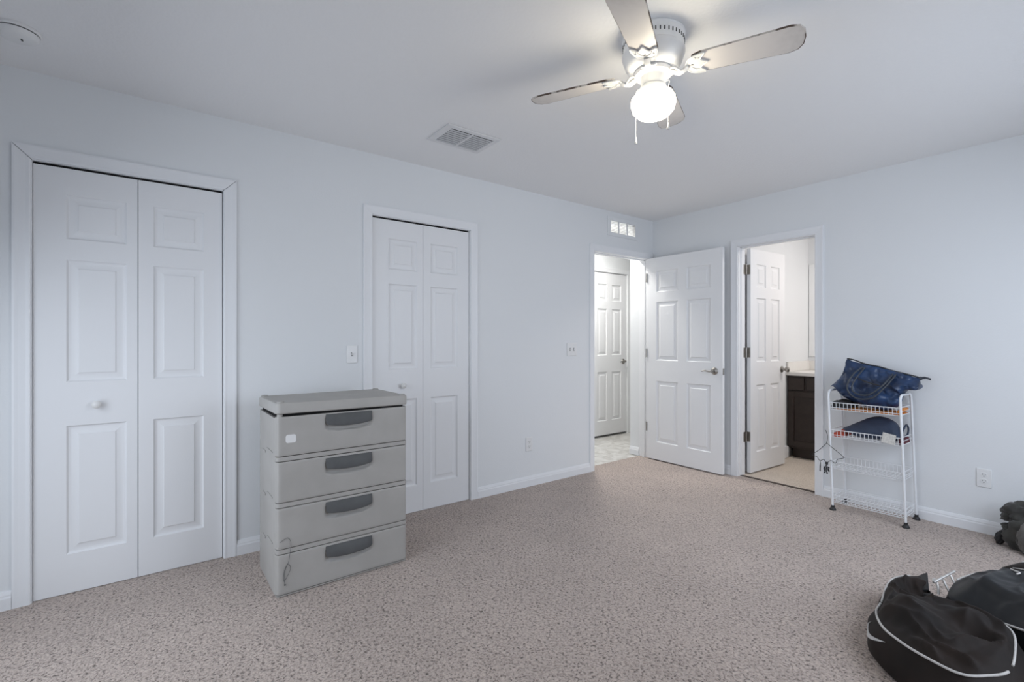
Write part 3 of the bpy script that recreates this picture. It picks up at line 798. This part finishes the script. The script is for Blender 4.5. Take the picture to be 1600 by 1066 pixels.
# ------------------------------------------------------------------ wire rack
SH = -0.036
def sx(x, z): return x + SH * z
rack = thing('storage_rack', 'white wire four-basket storage rack by the far wall', 'rack', (1.95, -0.16, 0))
RX0, RX1, RY0, RY1, RT = 1.742, 2.156, -0.287, -0.050, 0.848
def lean(pts): return [Vector((sx(p[0], p[2]), p[1], p[2])) for p in pts]
for x in (RX0, RX1):
    r_ = 0.045
    pts = [(x, RY0, 0.028), (x, RY0, 0.3), (x, RY0, 0.6), (x, RY0, RT - r_)]
    for k in range(1, 7): a = R(180 - 90 * k / 6); pts.append((x, RY0 + r_ + r_ * math.cos(a), RT - r_ + r_ * math.sin(a)))
    for k in range(7): a = R(90 - 90 * k / 6); pts.append((x, RY1 - r_ + r_ * math.cos(a), RT - r_ + r_ * math.sin(a)))
    pts += [(x, RY1, 0.6), (x, RY1, 0.3), (x, RY1, 0.028)]
    MB().tube(lean(pts), 0.0075, 12).build('side_frame', MWIRE, rack)
    for y in (RY0, RY1):
        MB().lathe([(0.0001, 0), (0.020, 0), (0.021, 0.006), (0.016, 0.016), (0.011, 0.021), (0.011, 0.034), (0.0001, 0.034)], 18, Matrix.Translation((x, y, 0.0))).build('foot', MBLK, rack)
BZ = [0.765, 0.570, 0.345, 0.105]
for zr in BZ:
    m = MB(); zl = zr - 0.050; a, b = RX0 + 0.008, RX1 - 0.008; y0, y1 = RY0 + 0.004, RY1 - 0.004
    m.tube(lean([(a, y0, zr), (b, y0, zr), (b, y1, zr), (a, y1, zr)]), 0.0030, 6, True)
    m.tube(lean([(a, y0, zl + .014), (b, y0, zl + .014)]), 0.0022, 6); 
    m.tube(lean([(a, y0 + .006, zl), (b, y0 + .006, zl), (b, y1 - .006, zl), (a, y1 - .006, zl)]), 0.0026, 6, True)
    m.tube(lean([(a, (y0 + y1) / 2, zl - .002), (b, (y0 + y1) / 2, zl - .002)]), 0.0024, 6)
    m.tube(lean([(a, y0, zr - .025), (a, y1, zr - .025)]), 0.0022, 6); m.tube(lean([(b, y0, zr - .025), (b, y1, zr - .025)]), 0.0022, 6)
    for k in range(17):
        x = a + 0.014 + (b - a - 0.028) * k / 16
        m.tube(lean([(x, y0, zr), (x, y0, zl + 0.012), (x, y0 + 0.008, zl), (x, y1 - 0.008, zl), (x, y1, zl + 0.012), (x, y1, zr)]), 0.0017, 5)
    m.build('basket', MWIRE, rack)

# navy tote on the top basket: lofted between matching lower and upper outline points
def bag_loft(low, up, yc, th, n=60, seg=28, ntop=0.35, fold=0.010, seed=0.0, tilt=0.0):
    lo_ = spline([(x, 0, z) for x, z in low], n); up_ = spline([(x, 0, z) for x, z in up], n)
    N = min(len(lo_), len(up_)); loops = []
    for i in range(N):
        s = i / (N - 1); A, B = lo_[i], up_[i]
        e = min(s, 1 - s); prof = min(1, (e / 0.14)) ** 0.5 if e > 0 else 0.12
        prof = max(prof, 0.12)
        T = th(s) * prof; lp = []
        for j in range(seg):
            a = 2 * math.pi * j / seg
            v = 0.5 - 0.5 * math.cos(a)                      # 0 bottom, 1 top
            wd = math.copysign(abs(math.sin(a)) ** 0.75, math.sin(a)) * T * (1 - (1 - ntop) * v)
            p = A.lerp(B, v); p = Vector((p.x, yc - wd + tilt * v, p.z))
            q = Vector((p.x * 7 + seed, p.y * 5, p.z * 9))
            k = noise.noise(q) * fold + abs(noise.noise(q * 2.3)) * fold * 0.8
            p += Vector((0.2 * k, math.copysign(k, -wd) * min(1, abs(wd) / 0.02), k * 0.25))
            lp.append(p)
        loops.append(lp)
    return loops
tote = thing('tote_bag', 'navy blue nylon tote bag slumped on top of the wire rack', 'bag', (1.95, -0.165, 0.76))
low = [(1.688, 0.872), (1.722, 0.862), (1.768, 0.806), (1.845, 0.765), (1.94, 0.742), (2.04, 0.736), (2.090, 0.770), (2.128, 0.868), (2.190, 0.880), (2.202, 0.925)]
up = [(1.700, 0.880), (1.742, 0.930), (1.781, 1.010), (1.790, 1.072), (1.835, 1.062), (1.90, 1.036), (1.985, 1.018), (2.06, 0.995), (2.13, 0.978), (2.200, 0.962)]
loops = bag_loft(low, up, -0.168, lambda s: 0.080, n=14, seg=64, ntop=0.16, fold=0.040)
m = MB(); m.loft(loops); m.build('body', MNAVY, tote, smooth=60, sub=1)
def strap(pts, r=0.0055): 
    m = MB(); m.tube(spline(pts, 7), r, 10); return m.build('strap', MSTRAP, tote)
strap([(1.893, -0.196, 1.020), (1.862, -0.262, 0.975), (1.838, -0.292, 0.915), (1.836, -0.297, 0.862), (1.870, -0.297, 0.818), (1.925, -0.296, 0.806), (1.985, -0.294, 0.826), (2.030, -0.286, 0.878), (2.062, -0.252, 0.930), (2.080, -0.192, 0.978)])
strap([(1.906, -0.196, 1.016), (1.886, -0.262, 0.962), (1.862, -0.290, 0.900), (1.866, -0.296, 0.858), (1.905, -0.298, 0.836), (1.955, -0.296, 0.838), (2.000, -0.290, 0.872), (2.040, -0.262, 0.922), (2.064, -0.192, 0.980)])
m = MB(); m.tube(spline([(2.190, -0.168, 0.955), (2.212, -0.168, 0.962), (2.232, -0.17, 0.964), (2.256, -0.172, 0.956)], 5), [0.011] * 5 + [0.008] * 5 + [0.006] * 6, 8, flat=0.35); m.build('zipper_tab', MSTRAP, tote)
m = MB(); m.tube([(p.x, p.y, p.z) for p in spline([(1.792, -0.170, 1.076), (1.835, -0.17, 1.068), (1.90, -0.17, 1.043), (1.985, -0.17, 1.025), (2.06, -0.17, 1.001), (2.13, -0.17, 0.984), (2.195, -0.17, 0.966)], 8)], 0.0045, 6); m.build('zipper', MBLK, tote)
m = MB(); m.tube([(1.868, -0.262, 0.952), (1.93, -0.270, 0.925), (2.02, -0.262, 0.900)], 0.004, 8, flat=0.5); m.build('front_zipper', MBLK, tote)

# things lying in the top basket
def slab(x0, x1, y0, y1, z0, z1, seed, amp=0.006, n=18):
    mb = MB(); top = []; bot = []
    for i in range(n + 1):
        for j in range(n + 1):
            u, v = i / n, j / n
            x, y = x0 + (x1 - x0) * u, y0 + (y1 - y0) * v
            e = min(u, 1 - u, v, 1 - v); k = min(1, e / 0.08)
            z = z0 + (z1 - z0) * math.sqrt(k) * (0.75 + 0.25 * noise.noise(Vector((x * 16 + seed, y * 16, seed)))) + amp * noise.noise(Vector((x * 30, y * 30 + seed, 0))) * k
            top.append((sx(x, z), y, max(z, z0 + 0.001))); bot.append((sx(x, z0), y, z0))
    W = n + 1; N = W * W
    fs = [(i * W + j, (i + 1) * W + j, (i + 1) * W + j + 1, i * W + j + 1) for i in range(n) for j in range(n)]
    fs += [(N + i * W + j, N + i * W + j + 1, N + (i + 1) * W + j + 1, N + (i + 1) * W + j) for i in range(n) for j in range(n)]
    rim = [i * W for i in range(n + 1)] + [n * W + j for j in range(1, n + 1)] + [i * W + n for i in range(n - 1, -1, -1)] + [j for j in range(n - 1, 0, -1)]
    fs += [(rim[i], rim[(i + 1) % len(rim)], N + rim[(i + 1) % len(rim)], N + rim[i]) for i in range(len(rim))]
    mb.add(top + bot, fs); return mb
oc = slab(1.775, 2.143, -0.274, -0.064, 0.718, 0.730, 1.0, 0.003)
oc.tube([(sx(2.138, .74), -0.268, 0.738), (sx(2.138, .74), -0.18, 0.746), (sx(2.138, .74), -0.075, 0.742)], [0.009, 0.013, 0.010], 10)
tag(oc.build('folded_cloth', MOR, origin=(1.95, -0.17, 0.718)), 'flat orange cloth lining the top basket of the wire rack', 'cloth')
tag(slab(1.756, 1.860, -0.274, -0.07, 0.7315, 0.785, 5.0, 0.008).build('folded_garment', MDCL, origin=(1.83, -0.17, 0.732)), 'dark folded garment under the left end of the navy tote', 'clothing')
# second basket
pouch = thing('drawstring_pouch', 'rounded navy cloth pouch in the second basket of the wire rack', 'bag', (1.94, -0.165, 0.522))
low = [(1.772, 0.572), (1.815, 0.556), (1.86, 0.530), (1.94, 0.526), (2.02, 0.527), (2.07, 0.530), (2.108, 0.536)]
up = [(1.770, 0.578), (1.80, 0.594), (1.855, 0.628), (1.935, 0.672), (2.005, 0.683), (2.07, 0.655), (2.112, 0.575)]
m = MB(); m.loft(bag_loft(low, up, -0.168, lambda s: 0.092, n=9, seg=36, ntop=0.5, fold=0.010, seed=4.0)); m.build('body', MNAVY2, pouch, smooth=60, sub=1)
m = MB(); m.tube(spline([(2.112, -0.20, 0.585), (2.121, -0.165, 0.632), (2.121, -0.120, 0.640), (2.121, -0.086, 0.610), (2.120, -0.10, 0.575), (2.116, -0.14, 0.562)], 6), 0.0055, 8); m.build('cord_loop', MNAVY2, pouch)
tag(slab(1.755, 1.812, -0.276, -0.070, 0.5225, 0.560, 8.0, 0.006).build('folded_cloth', MRED, origin=(1.78, -0.17, 0.522)), 'small red cloth at the left end of the second basket', 'cloth')
tag(slab(2.131, 2.146, -0.262, -0.070, 0.5225, 0.574, 11.0, 0.004).build('folded_cloth', MMAR, origin=(2.136, -0.17, 0.522)), 'dark maroon cloth at the right end of the second basket', 'cloth')
m = MB(); m.add([(2.035, -0.289, 0.598), (2.106, -0.289, 0.586), (2.098, -0.292, 0.522), (2.026, -0.292, 0.532), (2.035, -0.2875, 0.598), (2.106, -0.2875, 0.586), (2.098, -0.2905, 0.522), (2.026, -0.2905, 0.532)],
                [(0, 1, 2, 3), (4, 7, 6, 5), (0, 4, 5, 1), (1, 5, 6, 2), (2, 6, 7, 3), (3, 7, 4, 0)])
tag(m.build('paper_tag', MPAPER, origin=(2.066, -0.29, 0.522)), 'off-white paper tag on the front of the second basket', 'tag')
# wire hanger on the second basket
yh = -0.300
hang = thing('wire_hanger', 'thin black wire hanger hooked on the left of the wire rack', 'hanger', (1.705, yh, 0.33))
m = MB()
m.tube(spline([(1.690, -0.270, 0.556), (1.697, -0.288, 0.560), (1.704, yh, 0.556), (1.712, yh, 0.528), (1.712, yh, 0.500), (1.707, yh, 0.470)], 6), 0.0019, 6)
L = spline([(1.707, yh, 0.470), (1.66, yh, 0.415), (1.615, yh, 0.375), (1.618, yh, 0.366), (1.645, yh, 0.362), (1.655, yh, 0.345), (1.667, yh, 0.336)], 6)
m.tube(L, 0.0019, 6)
L = spline([(1.667, yh, 0.336), (1.690, yh, 0.350), (1.706, yh, 0.330), (1.735, yh, 0.352), (1.757, yh, 0.338), (1.768, yh, 0.345), (1.775, yh, 0.368), (1.808, yh, 0.383), (1.812, yh, 0.392), (1.760, yh, 0.432), (1.707, yh, 0.472)], 6)
m.tube(L, 0.0019, 6)
m.build('wire', MBLK, hang)
m = MB(); m.box(1.699, 1.716, yh - 0.005, yh + 0.005, 0.318, 0.337); m.build('clip', MBLK, hang, bevel=0.002)
m = MB()
for k in range(11):
    px, pz = 1.690 + 0.013 * (k % 3) + random.uniform(-.003, .003), 0.300 - 0.0125 * (k // 3) + random.uniform(-.003, .003)
    m.box(px, px + 0.009, yh - 0.002, yh + 0.002, pz - 0.008, pz + 0.004)
    m.tube([(px + 0.004, yh, pz), (1.707, yh, 0.320)], 0.0007, 5)
m.build('tassel', MBLK, hang)
m = MB(); m.tube([(1.667, yh, 0.336), (1.666, yh, 0.30), (1.665, yh, 0.262)], [0.0015, 0.004, 0.004], 8, flat=0.5); m.build('ribbon', MDCL, hang)

# ------------------------------------------------------------------ soft bags on the floor
class RingBag:
    """soft bag: closed shoulder outline (x, y, height, how far the side swells outwards) and a crumpled top"""
    def __init__(s, ctrl, topf, fold=0.02, seed=0.0, n=12, along=0.0):
        sp = spline([(c[0], c[1], c[2]) for c in ctrl], n, True)
        so = spline([(c[3], 0, 0) for c in ctrl], n, True)
        s.base = sp; s.out = [max(0.0, q.x) for q in so]; s.N = len(sp); s.fold = fold; s.seed = seed; s.topf = topf; s.al = along
        s.c = Vector((sum(p.x for p in sp) / s.N, sum(p.y for p in sp) / s.N))
    def crumple(s, x, y):
        u = x * math.cos(s.al) + y * math.sin(s.al); v = -x * math.sin(s.al) + y * math.cos(s.al)
        q = Vector((u * 4.5 + s.seed, v * 11.0, s.seed))
        q += Vector((0, 1, 0)) * noise.noise(Vector((x * 5, y * 5, s.seed))) * 1.2
        r = 1 - 2 * abs(noise.noise(q))
        return s.fold * (0.75 * r * abs(r) - 0.25 + 0.5 * noise.noise(Vector((x * 7, y * 7, 3 + s.seed))) + 0.18 * noise.noise(Vector((x * 26, y * 26, 3))))
    def side(s, i, v):
        """point on the side; i may be fractional, v 0 floor .. 1 shoulder"""
        i0 = int(math.floor(i)) % s.N; f = i - math.floor(i); i1 = (i0 + 1) % s.N
        p = s.base[i0].lerp(s.base[i1], f); o = s.out[i0] * (1 - f) + s.out[i1] * f
        d = (Vector((p.x, p.y)) - s.c).normalized()
        k = o * (1 - v ** 2.2) + 0.012 * math.sin(min(1, v) * math.pi)
        if v < 0.12: k -= 0.012 * (1 - v / 0.12)
        k += noise.noise(Vector((p.x * 9 + s.seed, p.y * 9, v * 1.6))) * s.fold * 0.55 * math.sin(v * math.pi)
        return Vector((p.x + d.x * k, p.y + d.y * k, max(0.0005, p.z * v)))
    def top(s, i, t):
        P = s.side(i, 1.0); e = 1 - t
        x = s.c.x + (P.x - s.c.x) * e; y = s.c.y + (P.y - s.c.y) * e
        w = min(1, t / 0.40); w = w * w * (3 - 2 * w)
        z = P.z * (1 - w) + s.topf(x, y) * w + s.crumple(x, y) * min(1, t / 0.10)
        z += 0.012 * math.sin(min(1, t / 0.25) * math.pi)
        return Vector((x, y, max(0.012, z)))
    def surf(s, x, y):
        if not hasattr(s, 'pts'): s.pts = [s.top(i, k / 44) for i in range(s.N) for k in range(0, 44)]
        near = sorted(s.pts, key=lambda p: (p.x - x) ** 2 + (p.y - y) ** 2)[:6]
        return sum(p.z for p in near) / 6
    def mesh(s):
        loops = [[s.side(i, v) for i in range(s.N)] for v in (0, 0.06, 0.14, 0.25, 0.38, 0.52, 0.66, 0.80, 0.91, 1.0)]
        for k in range(1, 44):
            loops.append([s.top(i, k / 44) for i in range(s.N)])
        return MB().loft(loops)
    def pipe(s, i0, i1, v=1.0, off=0.002, r=0.0042, step=1.0, lift=0.0):
        pts = []; i = i0
        while i <= i1 + 1e-6:
            p = s.side(i % s.N, v); d = (Vector((p.x, p.y)) - s.c).normalized() * off
            pts.append((p.x + d.x, p.y + d.y, p.z + 0.001 + lift)); i += step
        return MB().tube(pts, r, 8)

duf = thing('duffel_bag', 'black sports duffel with a curved white tick emblem and pale grey piping, nearest the camera', 'bag', (2.62, -1.85, 0))
def top1(x, y):
    z = 0.178
    z += 0.030 * math.exp(-(((x - 2.56) / 0.09) ** 2 + ((y + 1.86) / 0.10) ** 2))
    z += 0.022 * math.exp(-(((x - 2.70) / 0.08) ** 2 + ((y + 1.76) / 0.05) ** 2))
    z -= 0.050 * math.exp(-(((x - 2.72) / 0.06) ** 2 + ((y + 1.86) / 0.04) ** 2))
    z -= 0.075 * math.exp(-(((x - 2.47) / 0.10) ** 2 + ((y + 1.52) / 0.14) ** 2))
    z -= 0.060 * math.exp(-(((x - 2.525) / 0.03) ** 2 + ((y + 1.50) / 0.08) ** 2))
    return max(0.035, z)
ctrl1 = [(2.442, -1.865, 0.125, 0.030), (2.492, -1.975, 0.130, 0.035), (2.570, -2.057, 0.140, 0.032), (2.650, -2.105, 0.147, 0.030), (2.733, -2.125, 0.150, 0.030), (2.784, -2.073, 0.150, 0.050),
         (2.825, -1.980, 0.150, 0.080), (2.820, -1.835, 0.165, 0.075), (2.802, -1.750, 0.180, 0.010), (2.750, -1.705, 0.183, 0.0), (2.661, -1.658, 0.170, 0.0), (2.600, -1.625, 0.145, 0.0),
         (2.555, -1.560, 0.110, 0.0), (2.515, -1.440, 0.095, 0.0), (2.475, -1.350, 0.120, 0.0), (2.425, -1.385, 0.120, 0.005), (2.400, -1.500, 0.130, 0.010), (2.405, -1.615, 0.125, 0.012), (2.425, -1.740, 0.118, 0.020)]
b1 = RingBag(ctrl1, top1, fold=0.031, seed=2.0, along=R(-40))
b1.mesh().build('body', MDUF, duf, smooth=75)
b1.pipe(-10, 71).build('piping', MPIPE, duf)
b1.pipe(75, 128, r=0.0036).build('piping', MPIPE, duf)
b1.pipe(66, 84, v=0.45, off=0.003).build('piping', MPIPE, duf)
b1.pipe(178, 216, r=0.0036).build('piping', MPIPE, duf)
def on_side(bag, poly, off):
    """flat print wrapped on the side wall: poly in (index, v)"""
    pts = []
    for i, v in poly:
        p = bag.side(i % bag.N, v); d = (Vector((p.x, p.y)) - bag.c).normalized() * off
        pts.append((p.x + d.x, p.y + d.y, p.z))
    return pts
def swoosh(bag, i0, i1, v0, v1, off=0.0035):
    # unit swoosh: hook at the left, long tail rising to the right
    upc = [(0.10, 0.95), (0.05, 0.72), (0.10, 0.52), (0.22, 0.45), (0.45, 0.52), (0.75, 0.70), (1.0, 0.86)]
    loc = [(0.10, 0.95), (-0.02, 0.62), (0.00, 0.28), (0.16, 0.10), (0.42, 0.26), (0.72, 0.56), (1.0, 0.86)]
    n = 6
    U = spline([(a, b, 0) for a, b in upc], n); Lw = spline([(a, b, 0) for a, b in loc], n)
    mp = lambda p: (i0 + (i1 - i0) * p.x, v0 + (v1 - v0) * p.y)
    A = on_side(bag, [mp(p) for p in U], off); B = on_side(bag, [mp(p) for p in Lw], off)
    A2 = on_side(bag, [mp(p) for p in U], off - 0.003); B2 = on_side(bag, [mp(p) for p in Lw], off - 0.003)
    loops = [[A[i], B[i], B2[i], A2[i]] for i in range(len(A))]
    return MB().loft(loops)
swoosh(b1, 2.5, 17.0, 0.46, 0.86).build('emblem', MSWOOSH, duf)
# stiff edge of the open end and the ribbed lining seen in the opening
m = MB()
Q = [(2.438, -1.372, 0.112), (2.484, -1.342, 0.148), (2.516, -1.472, 0.124), (2.476, -1.470, 0.104)]
Q2 = [(2.470, -1.40, 0.112), (2.489, -1.345, 0.146), (2.521, -1.474, 0.122), (2.492, -1.470, 0.090)]
m.add(Q + Q2, [(0, 1, 2, 3), (7, 6, 5, 4), (0, 4, 5, 1), (1, 5, 6, 2), (2, 6, 7, 3), (3, 7, 4, 0)])
m.build('flap', MDUF2, duf, bevel=0.002)
m = MB()
for k in range(8):
    a, b = Vector((2.512 + 0.010 * k, -1.500 - 0.016 * k, 0.104 + 0.006 * k)), Vector((2.562 + 0.011 * k, -1.530 - 0.012 * k, 0.096 + 0.006 * k))
    m.tube(spline([a, a.lerp(b, .5) + Vector((0, 0, 0.016)), b], 5), 0.009, 8)
m.build('ribbed_lining', MDCL, duf)

duf2 = thing('duffel_bag', 'plumper black duffel behind the front one, at the right edge', 'bag', (2.95, -1.4, 0))
def top2(x, y):
    z = 0.250
    z += 0.05 * math.exp(-(((x - 2.95) / 0.2) ** 2 + ((y + 1.32) / 0.12) ** 2))
    z -= 0.02 * math.exp(-(((x - 2.8) / 0.1) ** 2 + ((y + 1.30) / 0.05) ** 2))
    return z
ctrl2 = [(2.602, -1.535, 0.150, 0.0), (2.594, -1.470, 0.170, 0.0), (2.612, -1.390, 0.185, 0.0), (2.665, -1.290, 0.200, 0.0), (2.755, -1.205, 0.215, 0.0), (2.95, -1.130, 0.220, 0.01), (3.20, -1.150, 0.19, 0.02), (3.34, -1.34, 0.19, 0.02), (3.34, -1.58, 0.18, 0.02),
         (3.15, -1.690, 0.165, 0.015), (2.985, -1.680, 0.160, 0.005), (2.880, -1.660, 0.160, 0.0), (2.800, -1.645, 0.155, 0.0), (2.700, -1.595, 0.140, 0.0)]
b2 = RingBag(ctrl2, top2, fold=0.016, seed=9.0, along=R(-55))
b2.mesh().build('body', MDUF2, duf2, smooth=75)
b2.pipe(112, 156).build('piping', MPIPE, duf2)
b2.pipe(20, 48, r=0.0036).build('piping', MPIPE, duf2)
# top pocket flap with thin seam, emblem and zip pull
m = MB(); pl = []
for k in range(25):
    u = k / 24; x = 2.715 + 0.40 * u; y = -1.250 - 0.05 * u; z = b2.surf(x, y) + 0.006
    lp = []
    for j in range(14):
        a = 2 * math.pi * j / 14
        w_ = math.sin(max(0.06, min(1, u * 3.5)) * math.pi / 2)
        lp.append((x, y + 0.075 * w_ * math.cos(a), z + 0.024 * w_ * math.sin(a) + 0.006 * noise.noise(Vector((x * 9, math.cos(a), 0)))))
    pl.append(lp)
m.loft(pl); m.build('pocket', MDUF, duf2, smooth=60)
def ztop(x, y): return b2.surf(x, y)
m = MB(); m.tube(spline([(x, y, ztop(x, y) + 0.006) for x, y in ((2.735, -1.262), (2.765, -1.300), (2.800, -1.335), (2.86, -1.35), (2.95, -1.36))], 6), 0.0022, 6); m.build('seam', MPIPE, duf2)
m = MB(); m.tube(spline([(x, y, ztop(x, y) + 0.005) for x, y in ((2.752, -1.335), (2.766, -1.352), (2.782, -1.372), (2.774, -1.384))], 5), 0.0030, 8); m.build('zip_pull', MPIPE, duf2)
m = MB(); U = spline([(2.772, -1.232, 0), (2.795, -1.222, 0), (2.830, -1.218, 0), (2.87, -1.205, 0)], 5); lp = []
for k, p in enumerate(U):
    w_ = 0.010 * math.sin(math.pi * min(1, 0.12 + 0.9 * (1 - k / (len(U) - 1))))
    z = ztop(p.x, p.y) + 0.030
    lp.append([(p.x, p.y - w_, z), (p.x, p.y + w_, z + 0.002), (p.x, p.y + w_, z - 0.004), (p.x, p.y - w_, z - 0.006)])
m.loft(lp); m.build('emblem', MSWOOSH, duf2)

# thin steel rods poking out between the two bags
rods = [[(2.541, -1.500, 0.172), (2.583, -1.362, 0.196)],
        [(2.549, -1.462, 0.112), (2.546, -1.452, 0.135), (2.537, -1.436, 0.156), (2.529, -1.428, 0.160), (2.526, -1.438, 0.158), (2.530, -1.448, 0.154)],
        [(2.545, -1.396, 0.168), (2.590, -1.440, 0.108)],
        [(2.566, -1.346, 0.168), (2.596, -1.372, 0.120)]]
labs = ['steel rod lying crosswise over the others between the two duffels', 'steel rod with a curled end poking between the two duffels', 'middle short steel rod poking between the two duffels', 'rightmost short steel rod beside the rear duffel']
for pts, lb in zip(rods, labs):
    m = MB(); m.tube(spline(pts, 6) if len(pts) > 2 else pts, 0.0048, 10)
    tag(m.build('steel_rod', MROD, origin=pts[0]), lb, 'rod', 'steel rods between the duffels')

# ------------------------------------------------------------------ crumpled clothes by the far wall
def lump(name, mt, parent, c, rx, ry, rz_, seed, amp, rot=0):
    mb = MB(); nu, nv = 40, 22; loops = []
    for j in range(1, nv):
        ph = math.pi * j / nv; lp = []
        for i in range(nu):
            th_ = 2 * math.pi * i / nu
            d = Vector((math.sin(ph) * math.cos(th_), math.sin(ph) * math.sin(th_), -math.cos(ph)))
            k = 1 + amp * (noise.noise(d * 2.0 + Vector((seed, 0, 0))) + 0.4 * (0.5 - abs(noise.noise(d * 3.3 + Vector((0, seed, 0)))) * 2))
            p = Vector((d.x * rx * k, d.y * ry * k, d.z * rz_ * k)); p.rotate(Matrix.Rotation(rot, 3, 'Y'))
            p += Vector(c); p.z = max(p.z, 0.001); lp.append(p)
        loops.append(lp)
    mb.loft(loops); return mb.build(name, mt, parent, smooth=70)
cl = thing('jacket', 'crumpled dark olive jacket heaped by the far wall at the right edge', 'clothing', (2.72, -0.2, 0))
lump('sleeve', MOLIVE, cl, (2.640, -0.150, 0.200), 0.082, 0.060, 0.058, 3.0, 0.45, R(-22))
lump('body', MOLIVE, cl, (2.735, -0.185, 0.100), 0.135, 0.085, 0.125, 6.0, 0.32)
lump('pocket', MOLIVE, cl, (2.612, -0.165, 0.105), 0.036, 0.040, 0.030, 31.0, 0.4, R(15))
lump('cuff', MDCL, cl, (2.572, -0.150, 0.045), 0.024, 0.035, 0.048, 12.0, 0.3, R(20))
h_ = lump('hem', MGREYCL, cl, (2.705, -0.255, 0.095), 0.055, 0.045, 0.100, 15.0, 0.28); h_['label'] = 'lighter grey hem'
h_ = lump('lining', MTEAL, cl, (2.705, -0.150, 0.252), 0.045, 0.045, 0.026, 21.0, 0.3, R(-15)); h_['label'] = 'pale teal lining'

# ------------------------------------------------------------------ bathroom furniture
van = thing('vanity_cabinet', 'dark espresso bathroom vanity seen through the doorway', 'cabinet', (1.5, 1.37, 0))
m = MB(); m.box(0.84, 2.3, 1.118, 1.645, 0.10, 0.845); m.box(0.87, 2.3, 1.17, 1.645, 0.0, 0.10); m.build('body', MESP, van, bevel=0.002)
m = MB(); m.box(0.855, 1.005, 1.098, 1.118, 0.70, 0.83); m.build('drawer_front', MESP, van, bevel=0.004)
m = MB(); m.box(1.03, 1.47, 1.098, 1.118, 0.70, 0.83); m.build('drawer_front', MESP, van, bevel=0.004)
def shaker(x0, x1, z0, z1):
    m = MB(); y0, y1 = 1.098, 1.118; f = 0.055
    m.box(x0, x0 + f, y0, y1, z0, z1); m.box(x1 - f, x1, y0, y1, z0, z1); m.box(x0 + f, x1 - f, y0, y1, z0, z0 + f); m.box(x0 + f, x1 - f, y0, y1, z1 - f, z1)
    m.box(x0 + f, x1 - f, y0 + 0.010, y1, z0 + f, z1 - f)
    return m.build('door', MESP, van, bevel=0.002)
shaker(0.855, 1.16, 0.125, 0.685); shaker(1.17, 1.47, 0.125, 0.685)
ct = thing('countertop', 'white bathroom countertop with backsplash on the dark vanity', 'countertop', (1.5, 1.37, 0.846))
MB().box(0.838, 2.31, 1.085, 1.648, 0.846, 0.882).build('slab', MTOP, ct, bevel=0.004)
MB().box(0.838, 2.31, 1.628, 1.648, 0.8825, 0.985).build('backsplash', MTOP, ct, bevel=0.003)
MB().box(0.838, 0.856, 1.10, 1.6275, 0.8825, 0.985).build('side_splash', MTOP, ct, bevel=0.003)
mr = thing('wall_mirror', 'frameless mirror on the bathroom wall above the countertop', 'mirror', (1.5, 1.645, 1.03))
MB().box(0.842, 2.2, 1.640, 1.6495, 1.03, 2.04).build('glass', MMIRROR, mr, bevel=0.002)
